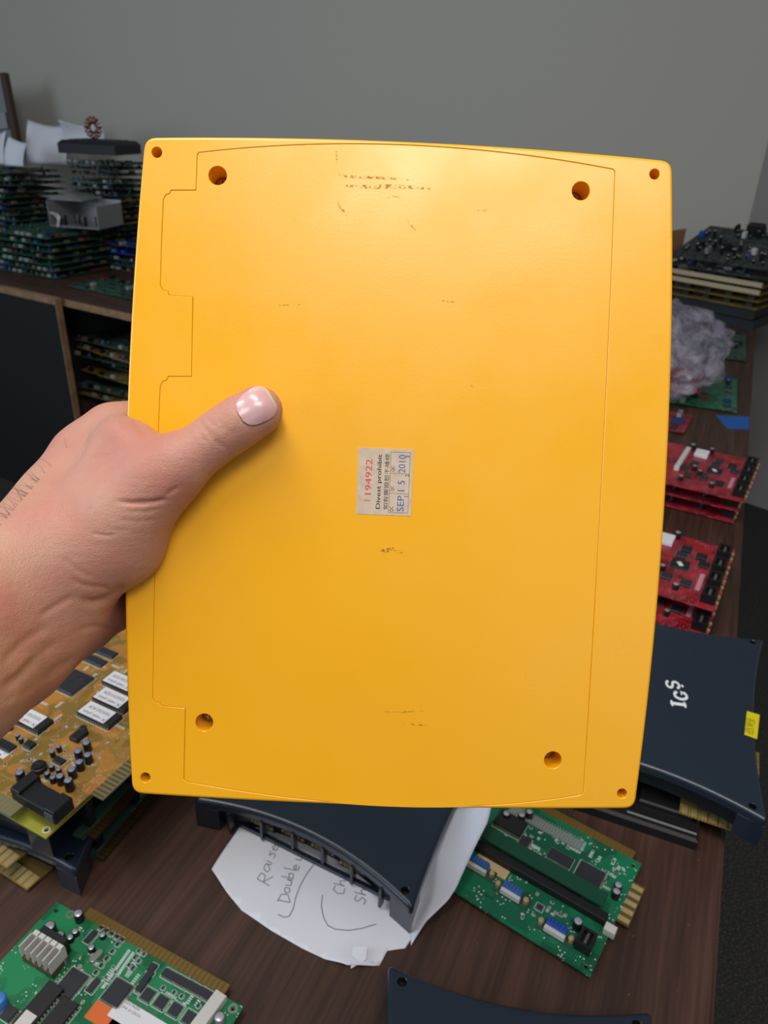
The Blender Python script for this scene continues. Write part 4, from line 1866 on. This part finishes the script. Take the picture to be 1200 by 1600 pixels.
# second sheet: rises on the right beside the cartridge
PAPER2 = mat('white_paper_curled', 'CFD4E0', .8, bump=.12, bscale=60)
s2 = MB()
nu, nv = 26, 10
grid = []
for i in range(nu + 1):
    t = i / nu
    # inner edge follows the cartridge flank, outer edge curls up
    ia = np.array([(1 - t) * 640 + t * 690, (1 - t) * 1430 + t * 1262])
    ob = [(642, 1478), (665, 1440), (700, 1406), (712, 1388), (724, 1362), (745, 1318), (762, 1285), (770, 1250)]
    k = t * (len(ob) - 1)
    j = min(int(k), len(ob) - 2)
    oo = np.array(ob[j]) * (1 - (k - j)) + np.array(ob[j + 1]) * (k - j)
    row = []
    za = .783 + .020 * min(1, max(0, (t - .25) / .35))
    zb_ = .7825 + .034 * t ** 1.1
    A_ = at(*ia, za)
    B_ = at(*oo, zb_)
    for jv in range(nv + 1):
        v = jv / nv
        p = A_ * (1 - v) + B_ * v
        p[2] = za + (zb_ - za) * v ** 1.6 + .0006 * math.sin(9 * v + 6 * t)
        row.append(p)
    grid.append(row)
for i in range(nu):
    for j in range(nv):
        a_, b_, c_, d_2 = grid[i][j], grid[i][j + 1], grid[i + 1][j + 1], grid[i + 1][j]
        s2.quad([a_, b_, c_, d_2], PAPER2)
me2 = s2.mesh('sheet2')
bm = bmesh.new()
bm.from_mesh(me2)
bmesh.ops.remove_doubles(bm, verts=bm.verts, dist=1e-6)
bmesh.ops.recalc_face_normals(bm, faces=bm.faces)
bmesh.ops.solidify(bm, geom=bm.faces[:], thickness=.00025)
bm.to_mesh(me2)
bm.free()
me2.shade_smooth()
tag(link('curled_sheet', me2), 'blank white paper sheet curling up along the right side of the navy cartridge', 'paper')

# ---- green board right of the paper
g2o = at(922, 1528, .785)[:2]
az2a = math.degrees(math.atan2(*(at(1000, 1368, .787) - at(920, 1530, .787))[:2]))
g2x = at(725, 1362, .787)[:2] - g2o
az2 = 124.0
e2 = np.array([math.sin(math.radians(az2)), math.cos(math.radians(az2))])
f2 = np.array([-e2[1], e2[0]])
W2, L2 = .136, .118
g2 = PCB('green circuit board with video ports and stepped gold edges, right of the paper sheets', (*(g2o - e2 * W2), .785), az2, W2, L2, PGD)
u0 = g2.uv(840, 1262)[0]
g2.edge('top', .004, W2 - .012, .009, .00396, GOLD, OLIVE)
g2.edge('right', .055, .042, .010, .0075, GOLDB, OLIVE)
for x, y, m in [(748, 1352, INKB), (800, 1393, INKB), (869, 1452, BLUEC)]:
    u, v = g2.uv(x, y, .006)
    g2.add('video_port', cm(('vga', m.name), lambda: m_vga(m)), u, v, 0)
pc(g2, 'block', 768, 1354, .030, .011, .0003, CREAM, name='serial_sticker', c=0)
rb = MB()
for yy in (-.0055, .0050):
    rb.box(-.015, .015, yy, yy + .0005, 0, .0001, REDC)
link('printed_frame', rb.mesh('printed_frame'), g2.root, (*g2.uv(768, 1354), .0016 + .00031))
# slot connector crossing the board: a standing dark socket bar holding a green riser
sl = MB()
u0, v0 = g2.uv(762, 1318)
u1, v1 = g2.uv(948, 1462)
vm = (v0 + v1) / 2
q = MB()
q.box(.012, W2 - .006, vm - .004, vm + .004, .0016, .009, BLACK, .0006)
link('slot_socket', q.mesh('slot_socket'), g2.root)
q = MB()
q.box(.014, W2 - .012, vm + .0045, vm + .0185, .010, .0118, mat('dark_green_riser', '0C4430', .4))
link('riser_board', q.mesh('riser_board'), g2.root)
pc(g2, 'chip', 875, 1342, .0105, .021, .0025, rot=90)
pc(g2, 'chip', 858, 1364, .0105, .021, .0025, rot=90)
pc(g2, 'chip', 920, 1370, .021, .021, .0022, sides=4, pitch=.0011)
pc(g2, 'chip', 893, 1392, .009, .018, .0022, rot=90)
pc(g2, 'chip', 820, 1316, .008, .010, .002)
pc(g2, 'chip', 843, 1418, .004, .004, .0015, sides=4)
for x, y in [(790, 1280), (814, 1282), (826, 1277), (964, 1392), (961, 1402)]:
    pc(g2, 'cap', x, y, .0034, .008, CAPTOP, SLEEVE)
pc(g2, 'cap', 901, 1450, .0038, .009, CAPTOP, SLEEVE)
pc(g2, 'chip', 797, 1290, .017, .026, .005, rot=90, m=CHIPD)
q_ = g2.uv(860, 1296)
q = MB()
q.box(-.036, .036, -.005, .005, 0, .0004, mat('pale_silkscreen', '7FA096', .6))
for k in range(26):
    q.box(-.0355 + k * .0027, -.034 + k * .0027, -.0065, .0065, 0, .0012, PIN)
link('pin_row', q.mesh('pin_row'), g2.root, (q_[0] - .004, q_[1], .0016))
pc(g2, 'socket', 914, 1476, .012, .016, .009, BLACK, rot=0)
pc(g2, 'block', 952, 1458, .009, .007, .007, WHITEP, name='white_plug')
sprinkle(g2, RX, 34, .03, W2 - .01, vm + .024, L2 - .012, 'rrr', .9)
sprinkle(g2, RX, 12, .06, W2 - .02, .012, vm - .008, 'rrr', .9, [(*g2.uv(800, 1393), .018, .01), (*g2.uv(869, 1452), .018, .01), (*g2.uv(914, 1476), .012, .012)])

silk_auto(g2, RX, 26, .01, .125, .065, .105)

# ---- amber board stack, lower left
ZA = .868
ca = at(90, 1290, ZA)[:2]
azA = 116.5
eA = np.array([math.sin(math.radians(azA)), math.cos(math.radians(azA))])
fA = np.array([-eA[1], eA[0]])
WA, LA = .20, .235
ga = PCB('amber circuit board with white stickered memory chips on top of the left foreground stack', (*(ca - eA * WA), ZA), azA, WA, LA, PA)
u_, v_ = ga.uv(122, 1229)
ga.edge('right', v_, .15, .0125, .00396, OLIVE, mat('dull_grey_laminate', '7C765C', .5))
ga.edge('bottom', ga.uv(35, 1260)[0] - .075, .075, .012, .00396, mat('worn_gold', '8C8458', .45, .4), MATS['dull_grey_laminate'])
STK = (WHITE, .96, .80, 0, .07)
ROMS = [(47, 1122, 'XXXOXX ROM'), (155, 1115, 'XXXOXX ROM'), (178, 1092, 'XXXOXX ROM'), (192, 1066, 'XXXOXX ROM')]
for i, (x, y, t_) in enumerate(ROMS):
    o = pc(ga, 'chip', x, y, .0160, .038, .0050, m=CHIPD, rot=90, pitch=.00254, sticker=STK, name='memory_chip', h=.006)
    st_ = [c for c in bpy.data.objects if c.parent == o][0]

    def mk():
        tx = MB()
        add_text(tx, 'X reel plus', INK, -.0020, -.0145, .0002, .026, .0042, math.pi / 2)
        add_text(tx, 'XXXOXX ROM', INK, .0040, -.013, .0002, .024, .0034, math.pi / 2)
        return tx.mesh('printed_text')
    link('printed_text', cm('romtext', mk), st_)
pc(ga, 'chip', 115, 1068, .0245, .0270, .0030, sides=4, pitch=.0011)
pc(ga, 'chip', 149, 1034, .0085, .0240, .0028, rot=90, pitch=.0012)
pc(ga, 'chip', 166, 1021, .0085, .0240, .0028, rot=90, pitch=.0012)
scr = MB()
q_ = ga.uv(121, 1062, .0046)
for pts in ([(0, 0), (.004, .004), (.001, .006), (-.002, .003), (.002, .001), (.007, .006), (.008, .002)], [(-.006, -.006), (-.002, -.004), (.002, -.006), (.004, -.004)]):
    scr.tube([(a, b, .0031) for a, b in pts], .0003, BLACK, 4)
link('marker_scribble', scr.mesh('marker_scribble'), ga.root, (q_[0], q_[1], .0016))
pc(ga, 'block', 124, 1152, .009, .013, .0045, CHIPD, rot=0, name='voltage_regulator')
pc(ga, 'cap', 131, 1143, .0030, .0052, CHIPD, CHIPD, name='regulator_tab')
for x, y, r, h in [(136, 1166, .0034, .009), (123, 1179, .0034, .009), (138, 1185, .0034, .009), (125, 1196, .0034, .009), (113, 1208, .0034, .009),
                   (95, 1218, .0033, .009), (108, 1226, .0036, .011), (83, 1218, .0026, .006), (32, 1213, .0036, .010), (81, 1200, .0022, .005),
                   (92, 1205, .0022, .005), (74, 1211, .0024, .005), (82, 1178, .0022, .006), (92, 1170, .0022, .006), (28, 1152, .0020, .005), (33, 1157, .0020, .005)]:
    pc(ga, 'cap', x, y, r, h, BCAP, SLEEVE, h=.0016 + h * .5)
pc(ga, 'cap', 13, 1139, .0044, .010, CAPTOP, SLEEVE)
pot = MB()
pot.lathe(0, 0, [(.0062, 0), (.0062, .0045), (.0048, .005), (.0048, .0065)], BLACK, 20)
pot.box(-.003, .003, -.0006, .0006, .0066, .0072, CHIP)
pc_2 = ga.uv(62, 1203)
link('volume_knob', pot.mesh('volume_knob', True), ga.root, (*pc_2, .0016))
pc(ga, 'chip', 47, 1166, .0065, .0085, .0035, rot=90, m=CHIPD)
pc(ga, 'chip', 93, 1190, .0055, .010, .0022, rot=90, m=CHIPD)
pc(ga, 'chip', 8, 1166, .008, .020, .0024, rot=90, m=CHIPD, pitch=.0012)
pc(ga, 'block', 5, 1176, .012, .010, .0004, WHITE, name='paper_sticker', c=0)
hd = MB()
hd.box(-.017, .017, -.0085, .0085, 0, .0095, BLACK, .0004)
for k in range(9):
    hd.box(-.0155 + k * .0038, -.0135 + k * .0038, .0085, .0095, .0, .0012, GOLDB)
hd.box(-.024, -.014, -.0080, .0115, 0, .0125, BLACK, .0006)
hd.box(.014, .024, -.0090, .0085, 0, .0125, BLACK, .0006)
for k in range(4):
    hd.box(.0145 + k * .0022, .0155 + k * .0022, -.0100, -.0090, .001, .009, mat('grey_pin', '8A8C90', .4, .5))
q_ = ga.uv(66, 1250, .006)
link('side_connector', hd.mesh('side_connector'), ga.root, (q_[0], q_[1], .0016))
sprinkle(ga, RX, 30, .115, .185, .045, .085, 'rrr', .8, [(*ga.uv(47, 1122), .02, .012), (*ga.uv(155, 1115), .022, .012)])
sprinkle(ga, RX, 24, .095, .135, .02, .05, 'rrr', .8)
sprinkle(ga, RX, 18, .10, .19, .10, .17, 'rr', .8, [(*ga.uv(47, 1122), .02, .012), (*ga.uv(155, 1115), .022, .012), (*ga.uv(115, 1068), .018, .018)])
silk_auto(ga, RX, 40, .06, .19, .02, .17)
# lime green bare board just below it
cl = at(72, 1312, .853)[:2]
gl = PCB('bare lime green board corner with a round hole, directly under the amber board', (*(cl - eA * .18), .853), azA, .18, .20, LIME, holes=True)
u, v = gl.uv(70, 1299)
gl.add('mounting_ring', cm('ring2', lambda: m_ring(.0020, .0032, .0003, WHITEP)), .18 - .0055, .0055)
# two navy cartridges carrying the boards


def corner_cart(label, px, z, az):
    c = at(*px, z + .006)[:2]
    n = np.array([math.sin(math.radians(az)), math.cos(math.radians(az))])
    d = np.array([n[1], -n[0]])
    m_ = c - d * .2135 / 2 + n * .135
    return navy_cart(label, (m_[0], m_[1], z), az)


corner_cart('navy blue cartridge at the bottom of the left foreground stack, on the table', (126, 1396), .78, 8)
corner_cart('navy blue cartridge lying second from the bottom in the left foreground stack', (83, 1335), .8125, 4)
for lab, x, y, z, az, w_ in (('circuit board in the left stack with gold contacts sticking out lowest, near the table', 61, 1378, .7815, 118, .06),
                             ('circuit board in the left stack with gold contacts sticking out above the lowest ones', 30, 1345, .7995, 118, .06)):
    c = at(x, y, z)[:2]
    e_ = np.array([math.sin(math.radians(az)), math.cos(math.radians(az))])
    b_ = PCB(lab, (*(c - e_ * w_), z), az, w_, .03, OLIVE, holes=False)
    b_.add('edge_connector', cm('goldtongue', lambda: m_edge(.06, .013, .0075, GOLDB, PY, .0016, .7)), w_, .002, 180)
EDGEF = mat('bronze_contacts', '5A4220', .45, .5)
for i, (lab, x, y, z) in enumerate((('narrow dark board with bronze edge contacts, lowest beside the left foreground stack', 141, 1346, .7815),
                                    ('narrow dark board with bronze edge contacts, upper one beside the left foreground stack', 128, 1312, .815))):
    c = at(x, y, z)[:2]
    az = 110 + i
    e_ = np.array([math.sin(math.radians(az)), math.cos(math.radians(az))])
    b_ = PCB(lab, (*(c - e_ * .010), z), az, .012, .17, PO, holes=False)
    b_.edge('right', .004, .160, .0085, .00396, EDGEF, mat('dark_laminate', '2A2412', .5))
    b_.block(.006, .095 + .01 * i, .006, .05, .006, mat('grey_strip', '6E6A62', .6), name='grey_strip')
    for s_ in range(3):
        b_.block(.006, .015 + s_ * .05, .006, .008, .0305 if i == 0 else .034, BLACK, name='spacer')

# ---- red boards, two stacks at the right edge of the table
def red_board(rng, label, corner_nr, z, az, w, l, group, full=True):
    """corner_nr: world xy of the near right corner"""
    e_ = np.array([math.sin(math.radians(az)), math.cos(math.radians(az))])
    p = np.array(corner_nr[:2]) - e_ * w
    b = PCB(label, (p[0], p[1], z), az, w, l, PR, group, holes=False)
    # white square module, grey chips in rows, black ports on the right edge
    b.block(w * .42, l * .84, .022, .026, .006, WHITE, name='white_module')
    b.cap(w * .30, l * .94, .005, .010)
    b.cap(w * .50, l * .95, .0045, .009)
    b.chip(w * .62, l * .50, .024, .024, .003, 4, 0, CHIPD, pitch=.0016)
    b.block(w * .62, l * .50, .006, .011, .0001, WHITE, 30, 'paper_dot', 0, .0047)
    for fu, fv in ((.62, .78), (.76, .72), (.60, .66), (.80, .60), (.56, .28), (.72, .25), (.40, .58), (.40, .28), (.34, .42)):
        b.chip(w * fu, l * fv, .014, .016, .003, 2, 0, rng.choice([CHIP, CHIPD]), pitch=.0022)
    for fu, fv in ((.43, .44), (.50, .36), (.66, .14), (.36, .14)):
        b.cap(w * fu, l * fv, .0042, .008)
    b.block(w * .82, l * .34, .006, .045, .0005, mat('pink_silkscreen', 'C88A96', .6), name='silkscreen_bar', c=0)
    b.block(w * .27, l * .60, .008, .10, .008, WHITEP, name='pin_header')
    for k in range(4):
        v = l * (.14 + .235 * k)
        b.socket(w - .012, v, .018, l * .15, .012, BLACK, name='port')
        b.cap(w - .001, v + l * .045, .0022, .004, GOLDB, GOLDB, name='port_screw')
        b.cap(w - .001, v - l * .045, .0022, .004, GOLDB, GOLDB, name='port_screw')
    return b


RR = random.Random(5)
nr = at(1117, 957, .817)
lowp = nr[:2]
la = red_board(RR, 'bright red circuit board on top of the nearer red stack, white module at its corner', lowp, .817, 119, .155, .175, 'red circuit boards')
red_board(RR, 'red circuit board under the top one of the nearer red stack', at(1103, 1000, .792)[:2], .792, 119, .155, .175, 'red circuit boards')
nr = at(1163, 786, .828)
red_board(RR, 'dim red circuit board topmost of the farther red stack, white module at its back', nr[:2], .828, 120, .16, .185, 'red circuit boards')
red_board(RR, 'dim red circuit board in the middle of the farther red stack', at(1152, 800, .806)[:2], .806, 120, .16, .185, 'red circuit boards')
red_board(RR, 'dim red circuit board at the bottom of the farther red stack', at(1146, 818, .783)[:2], .783, 120, .16, .185, 'red circuit boards')

# blue tape on the table
TAPE = mat('blue_masking_tape', '1B5CA8', .7)
tp = [at(x, y, .7802)[:2] for x, y in [(1118, 649), (1171, 651), (1170, 671), (1137, 670)]]
tb = MB()
tb.quad([(*p, .7804) for p in tp][::-1], TAPE)
tb.quad([(*p, .7801) for p in tp], TAPE)
for i in range(4):
    a_, b_ = tp[i], tp[(i + 1) % 4]
    tb.quad([(*a_, .7801), (*b_, .7801), (*b_, .7804), (*a_, .7804)], TAPE)
tag(link('masking_tape', tb.mesh('masking_tape')), 'strip of blue masking tape stuck on the table edge at the right', 'tape')

# ---- clear bubble bag with a board inside
RB = random.Random(8)


def bag_mat():
    m = mat('clear_bubble_plastic', 'B4AEBC', .18)
    nt = m.node_tree
    b = nt.nodes['Principled BSDF']
    tc = nt.nodes.new('ShaderNodeTexCoord')
    n = nt.nodes.new('ShaderNodeTexNoise')
    n.inputs['Scale'].default_value = 22
    n.inputs['Detail'].default_value = 5
    r = nt.nodes.new('ShaderNodeValToRGB')
    r.color_ramp.elements[0].position, r.color_ramp.elements[1].position = .35, .7
    r.color_ramp.elements[0].color, r.color_ramp.elements[1].color = (.08, .08, .08, 1), (.7, .7, .7, 1)
    nt.links.new(tc.outputs['Object'], n.inputs[0])
    nt.links.new(n.outputs[0], r.inputs[0])
    nt.links.new(r.outputs[0], b.inputs['Alpha'])
    v = nt.nodes.new('ShaderNodeTexVoronoi')
    v.inputs['Scale'].default_value = 60
    nt.links.new(tc.outputs['Object'], v.inputs['Vector'])
    bp = nt.nodes.new('ShaderNodeBump')
    bp.inputs['Strength'].default_value = .8
    bp.inputs['Distance'].default_value = .006
    nt.links.new(v.outputs[0], bp.inputs['Height'])
    nt.links.new(bp.outputs[0], b.inputs['Normal'])
    return m


BAG = bag_mat()
from mathutils import noise as mnoise
bm = bmesh.new()
bmesh.ops.create_icosphere(bm, subdivisions=5, radius=1)
for v in bm.verts:
    d = v.co.copy()
    nz = mnoise.noise(d * 2.3) * .28 + abs(mnoise.noise(d * 5 + Vector((3, 1, 2)))) * .22
    r_ = 1 + nz
    sq = max(abs(d.x), abs(d.y)) ** .3
    v.co = Vector((d.x * .125 * r_, d.y * .235 * r_ * sq, max(-.070, d.z * .085 * r_)))
    v.co.z += .02 * (d.y + .3)
me = bpy.data.meshes.new('plastic_bag')
bm.to_mesh(me)
bm.free()
me.materials.append(BAG)
me.shade_smooth()
zb = min(v.co.z for v in me.vertices)
bagc = (.665, 1.80)
bag = tag(link('plastic_bag', me, None, (bagc[0], bagc[1], .7805 - zb), math.radians(-20)), 'crumpled clear bubble plastic bag on the table beside the yellow cartridge', 'bag')
busy_board(RB, 'circuit board wrapped inside the clear plastic bag', (.60, 1.70, .80), 112, .12, .2, PR, n=6)
busy_board(RB, 'green circuit board flat on the table just right of the plastic bag', (*(at(1150, 645, .782)[:2] - np.array([.13, -.05])), .783), 112, .14, .26, PGD, n=14)
bb = busy_board(RB, 'dull green circuit board behind the plastic bag, nearer to the far wall', (*(at(1166, 560, .79)[:2] - np.array([.14, -.05])), .783), 112, .15, .30, PO, n=14)
busy_board(RB, 'small green circuit board partly hidden by the yellow cartridge, in front of the bag', (.52, 1.50, .783), 118, .10, .12, PR, n=6)

# ---- stack in the far right corner
fl_ = at(1055, 452, .86)[:2]
fr_ = at(1184, 476, .86)[:2]
azR = math.degrees(math.atan2(*(fr_ - fl_)))
eR = np.array([math.sin(math.radians(azR)), math.cos(math.radians(azR))])
fR = np.array([-eR[1], eR[0]])
wR, lR = .36, .26
pR = fr_ - eR * wR
dk = thing('black_case', 'flat black case at the very bottom of the far right stack', 'case', (*(pR + fR * .01), .78), math.pi / 2 - math.radians(azR))
q = MB()
q.box(0, wR, 0, lR, 0, .028, NAVYD, .003)
link('base_case', q.mesh('base_case'), dk)
q = MB()
q.box(.01, wR - .01, .012, lR - .01, .028, .062, BLACK, .003)
link('cover', q.mesh('cover'), dk)
CREAMB = mat('cream_slot', 'B0A284', .5)
ordn = ['lowest', 'second from bottom', 'third from bottom', 'fourth from bottom', 'fifth from bottom', 'sixth from bottom',
        'seventh from bottom', 'eighth from bottom', 'ninth from bottom', 'tenth from bottom', 'eleventh from bottom',
        'twelfth from bottom', 'thirteenth from bottom', 'fourteenth from bottom', 'fifteenth from bottom', 'sixteenth from bottom', 'seventeenth from bottom', 'eighteenth from bottom', 'nineteenth from bottom', 'twentieth from bottom']
z = .843
for i in range(4):
    b = PCB('yellowed circuit board, %s of the four in the far right stack' % ordn[i], (*(pR + fR * .004 * (i % 2)), z), azR, wR, lR, PY, 'yellowed boards in the far right stack', holes=False)
    if i >= 2:
        b.block(wR / 2, .006, wR - .01, .010, .0125, CREAMB, name='slot_strip')
    for k in range(5):
        b.block(.04 + k * .07, .05, .02, .03, .0155, BLACK, name='socket')
    z += .0215
z += .001
PM = pcb_mat('grey_green_board', '2E3A36', '20282A', '4A5450', '8C9490', 70, .7)
mt = busy_board(RR, 'dark motherboard under the topmost one in the far right stack', (*(pR + fR * .02 + eR * .02), z), azR, .34, .25, PM, n=34, tall=1.0)
b = busy_board(RR, 'dark motherboard tipped up on top of the far right stack, crowded with capacitors', (*(pR + fR * .03 + eR * .03), z + .026), azR, .34, .27, PM, n=56, tall=2.0, tilt=(math.radians(16), 0),
               accents=[WHITEP, BLUEC, BLACK, BLACK])
b.block(.17, .24, .05, .03, .035, BLACK, name='transformer')
sprinkle(b, RR, 42, .01, .33, .01, .26, 'ccx', 2.2)
q = MB()
q.box(0, .004, 0, .14, 0, .095, mat('peach_cardboard', 'A87E58', .8))
tag(link('cardboard_sheet', q.mesh('cardboard_sheet'), None, (*(pR + fR * .045 - eR * .008), z), math.pi / 2 - math.radians(azR)), 'peach brown cardboard piece standing behind the far right stack', 'cardboard')

# ---- left table: piles of boards
RL = random.Random(21)
PDG = pcb_mat('deep_green_board', '0E4A34', '0A3828', '1C6A4C', '9AB0A8', 90, .7)


def pile(labelfmt, group, cx, cy, z0, n, dz, w, l, az, mats, jit=4, comps=10, shift=.01, wob=1.0):
    z = z0
    out = []
    for i in range(n):
        a_ = az + RL.uniform(-jit, jit)
        e_ = np.array([math.sin(math.radians(a_)), math.cos(math.radians(a_))])
        f_ = np.array([-e_[1], e_[0]])
        c = np.array([cx, cy]) + np.array([RL.uniform(-shift, shift), RL.uniform(-shift, shift)])
        p = c - e_ * w / 2 - f_ * l / 2
        b = busy_board(RL, labelfmt % ordn[i], (p[0], p[1], z), a_, w, l, mats[i % len(mats)], group, tall=.9, n=comps, rows=True, tilt=(math.radians(RL.uniform(-wob, wob)), math.radians(RL.uniform(-wob, wob))))
        z += dz
        out.append(b)
    return z


A_ = np.array([-1.19, 2.735])
eL = np.array([math.sin(math.radians(118)), math.cos(math.radians(118))])
fL = np.array([-eL[1], eL[0]])
c = A_ - eL * .19 + fL * .15
zt1 = pile('green circuit board, %s in the neat front stack on the left table', 'boards in the neat front stack on the left table', c[0], c[1], .783, 7, .0225, .36, .30, 118,
           [PDG, PDG, PGD], jit=1.2, comps=22, shift=.004, wob=.1)
# single boards on the right part of the left table
for lab, px, az, w, l, m in (('green circuit board lying alone at the front edge of the left table', (104, 447), 121, .36, .20, PDG),):
    p = at(*px, .783)[:2]
    busy_board(RL, lab, (p[0], p[1], .783), az, w, l, m, n=30, tall=1)
for i, (lab, m, z, dx) in enumerate((('dark blue circuit board, upper one behind the neat green stack', PB, .875, 0), ('dark blue circuit board, lower one behind the neat green stack', PB, .845, .02))):
    c = np.array([-.951, 3.009])
    busy_board(RL, lab, (*(c - eL * .10 - fL * .1), z), 119, .20, .20, m, n=10, accents=[BLUEC, BLUEL])
pile('dull green circuit board under the two blue ones, %s', 'boards under the two blue ones', -.951, 3.009, .783, 3, .019, .20, .20, 119, [PO, PGD], comps=6, jit=1, shift=.002, wob=0)
c4 = (-.72, 2.97)
pile('dull circuit board, %s in the tall pile beside the yellow cartridge', 'boards in the tall right pile on the left table', -.66, 2.905, .783, 20, .0208, .34, .28, 116,
     [PO, PGD, PY, PO, PGD, PB, PO], jit=7, comps=14, shift=.012, wob=.5)
pile('dark circuit board, %s in the middle back pile', 'boards in the back pile near the wall', -1.11, 3.212, .783, 18, .0208, .24, .22, 120,
     [PO, PO, PGD, PY], jit=6, comps=12, shift=.008, wob=.5)
zt2 = pile('dark circuit board, %s in the pile below the white papers', 'boards in the left back pile', -1.52, 3.235, .783, 16, .0208, .30, .26, 122,
           [PO, PO, PGD], jit=6, comps=12, shift=.010, wob=.5)

# grey metal supply box, open towards the front
bx_c = (-1.20, 2.98)
ps = thing('metal_box', 'open grey metal power supply housing sitting on boards at the far left', 'metal box', (-1.25, 2.895, zt1), math.pi / 2 - math.radians(104))
q = MB()
w_, l_, h_ = .20, .16, .085
q.box(0, w_, 0, l_, 0, .002, GREYM)
q.box(0, .002, 0, l_, .002, h_, GREYM)
q.box(w_ - .002, w_, 0, l_, .002, h_ * .9, GREYM)
q.box(0, w_, l_ - .002, l_, .002, h_, GREYM)
link('housing', q.mesh('housing'), ps)
q = MB()
T = Matrix.Translation((0, 0, h_ + .001)) @ Matrix.Rotation(math.radians(2), 4, 'X')
q.box(-.02, w_ * .62, .03, l_, 0, .002, GREYM, 0, T)
link('lid', q.mesh('lid'), ps)
for k in range(4):
    q = MB()
    q.lathe(0, 0, [(.012, 0), (.012, .03), (.010, .034)], rng.choice([SLEEVE, BLUEL, SLEEVE]), 14, None, CAPTOP)
    link('capacitor', q.mesh('capacitor', True), ps, (.03 + .042 * k, .04 + .03 * (k % 2), .002))
q = MB()
q.tube([(.02 + .012 * math.cos(t), .012 + .01 * math.sin(t * 1.7), .02 + .025 * math.sin(t * .6)) for t in np.linspace(0, 9, 24)], .004, WHITEP, 6)
link('white_wires', q.mesh('white_wires', True), ps)
# brown orange coil on the back pile
q = MB()
COIL = mat('copper_coil', '8A3A1C', .4, .3)
q.tube([((.026 + .011 * math.cos(t * 14)) * math.cos(t), (.026 + .011 * math.cos(t * 14)) * math.sin(t), .013 + .011 * math.sin(t * 14)) for t in np.linspace(0, 2 * math.pi, 190)],
       .0028, COIL, 5)
q.v = [(x, z_, y) for x, y, z_ in q.v]
q.f = [f_[::-1] for f_ in q.f]
zmin = min(v[2] for v in q.v)
coil = tag(link('wire_coil', q.mesh('wire_coil', True), None, (-1.15, 3.16, 1.2195 - zmin), math.radians(-20)), 'reddish copper wire coil on top of the dark back pile', 'coil')
# black ribbed plate and case behind the coil
bc2 = thing('black_case', 'dark plastic case on top of the back pile behind the copper coil', 'case', (-1.24, 3.235, 1.171), math.pi / 2 - math.radians(104))
q = MB()
q.box(0, .24, -.12, .06, 0, .045, BLACK, .012)
link('base_case', q.mesh('base_case'), bc2)
q = MB()
for k in range(8):
    q.box(.03 + k * .024, .04 + k * .024, -.09, .03, .0445, .048, NAVYD, .001)
link('vent', q.mesh('vent'), bc2)

# crumpled papers standing at the far left
def curl_paper(label, p, az, w, h, lean, curl, z):
    b = MB()
    n, m_ = 10, 10
    g = []
    for i in range(n + 1):
        row = []
        for j in range(m_ + 1):
            u, v = i / n, j / m_
            row.append((w * u, curl * math.sin(u * 2.6) * (.4 + v) + lean * v * v, h * v - .02 * math.sin(u * 3.1) * v))
        g.append(row)
    for i in range(n):
        for j in range(m_):
            b.quad([g[i][j], g[i + 1][j], g[i + 1][j + 1], g[i][j + 1]], PAPER)
    me = b.mesh('paper')
    bm = bmesh.new()
    bm.from_mesh(me)
    bmesh.ops.remove_doubles(bm, verts=bm.verts, dist=1e-6)
    bmesh.ops.solidify(bm, geom=bm.faces[:], thickness=.0004)
    bm.to_mesh(me)
    bm.free()
    me.shade_smooth()
    return tag(link('paper_sheet', me, None, (p[0], p[1], z), math.pi / 2 - math.radians(az)), label, 'paper')


curl_paper('pale white sheet of paper standing upright against the back wall, far left', (-1.50, 3.36), 100, .17, .155, .05, .03, zt2)
curl_paper('small creased white paper leaning in front of the upright sheet, far left', (-1.52, 3.20), 118, .10, .10, .04, .02, zt2)
curl_paper('white paper with its corner curled up, above the dark case', (-1.31, 3.30), 96, .16, .075, -.03, .03, 1.2035)
curl_paper('greyish paper sheet at the very left edge of the photo', (-1.72, 3.30), 110, .19, .12, .03, .02, zt2)
# framed grey panel leaning at the far left
fp_ = thing('leaning_frame', 'grey panel with a brown wooden edge leaning on the wall, far left', 'panel', (-1.78, 3.50, zt2), math.pi / 2 - math.radians(104))
fp_.rotation_euler = (math.radians(-6), math.radians(-6), math.pi / 2 - math.radians(104))
q = MB()
q.box(-.25, .205, 0, .01, 0, .28, mat('grey_blue_panel', '7E868C', .6))
link('panel', q.mesh('panel'), fp_)
q = MB()
q.box(.205, .230, -.008, .018, 0, .30, mat('brown_frame_wood', '4A3426', .6))
link('wooden_edge', q.mesh('wooden_edge'), fp_)
q = MB()
q.box(.10, .16, -.022, 0, .03, .07, BLACK, .002)
q.box(.14, .20, -.015, 0, .10, .16, GREYM, .002)
link('bracket', q.mesh('bracket'), fp_)

# ---- boards stored on the shelf of the left table
z = .383
for i in range(9):
    az = 121.5 + RL.uniform(-7, 7)
    p = lp + ld * (.86 + RL.uniform(0, .05)) + ln * (.07 + RL.uniform(0, .05))
    busy_board(RL, 'dim circuit board on the shelf under the left table, %s' % ordn[i], (p[0], p[1], z), az, .50, .34, [PO, PY, PO][i % 3],
               'boards on the shelf under the left table', n=16, rows=True)
    z += .029
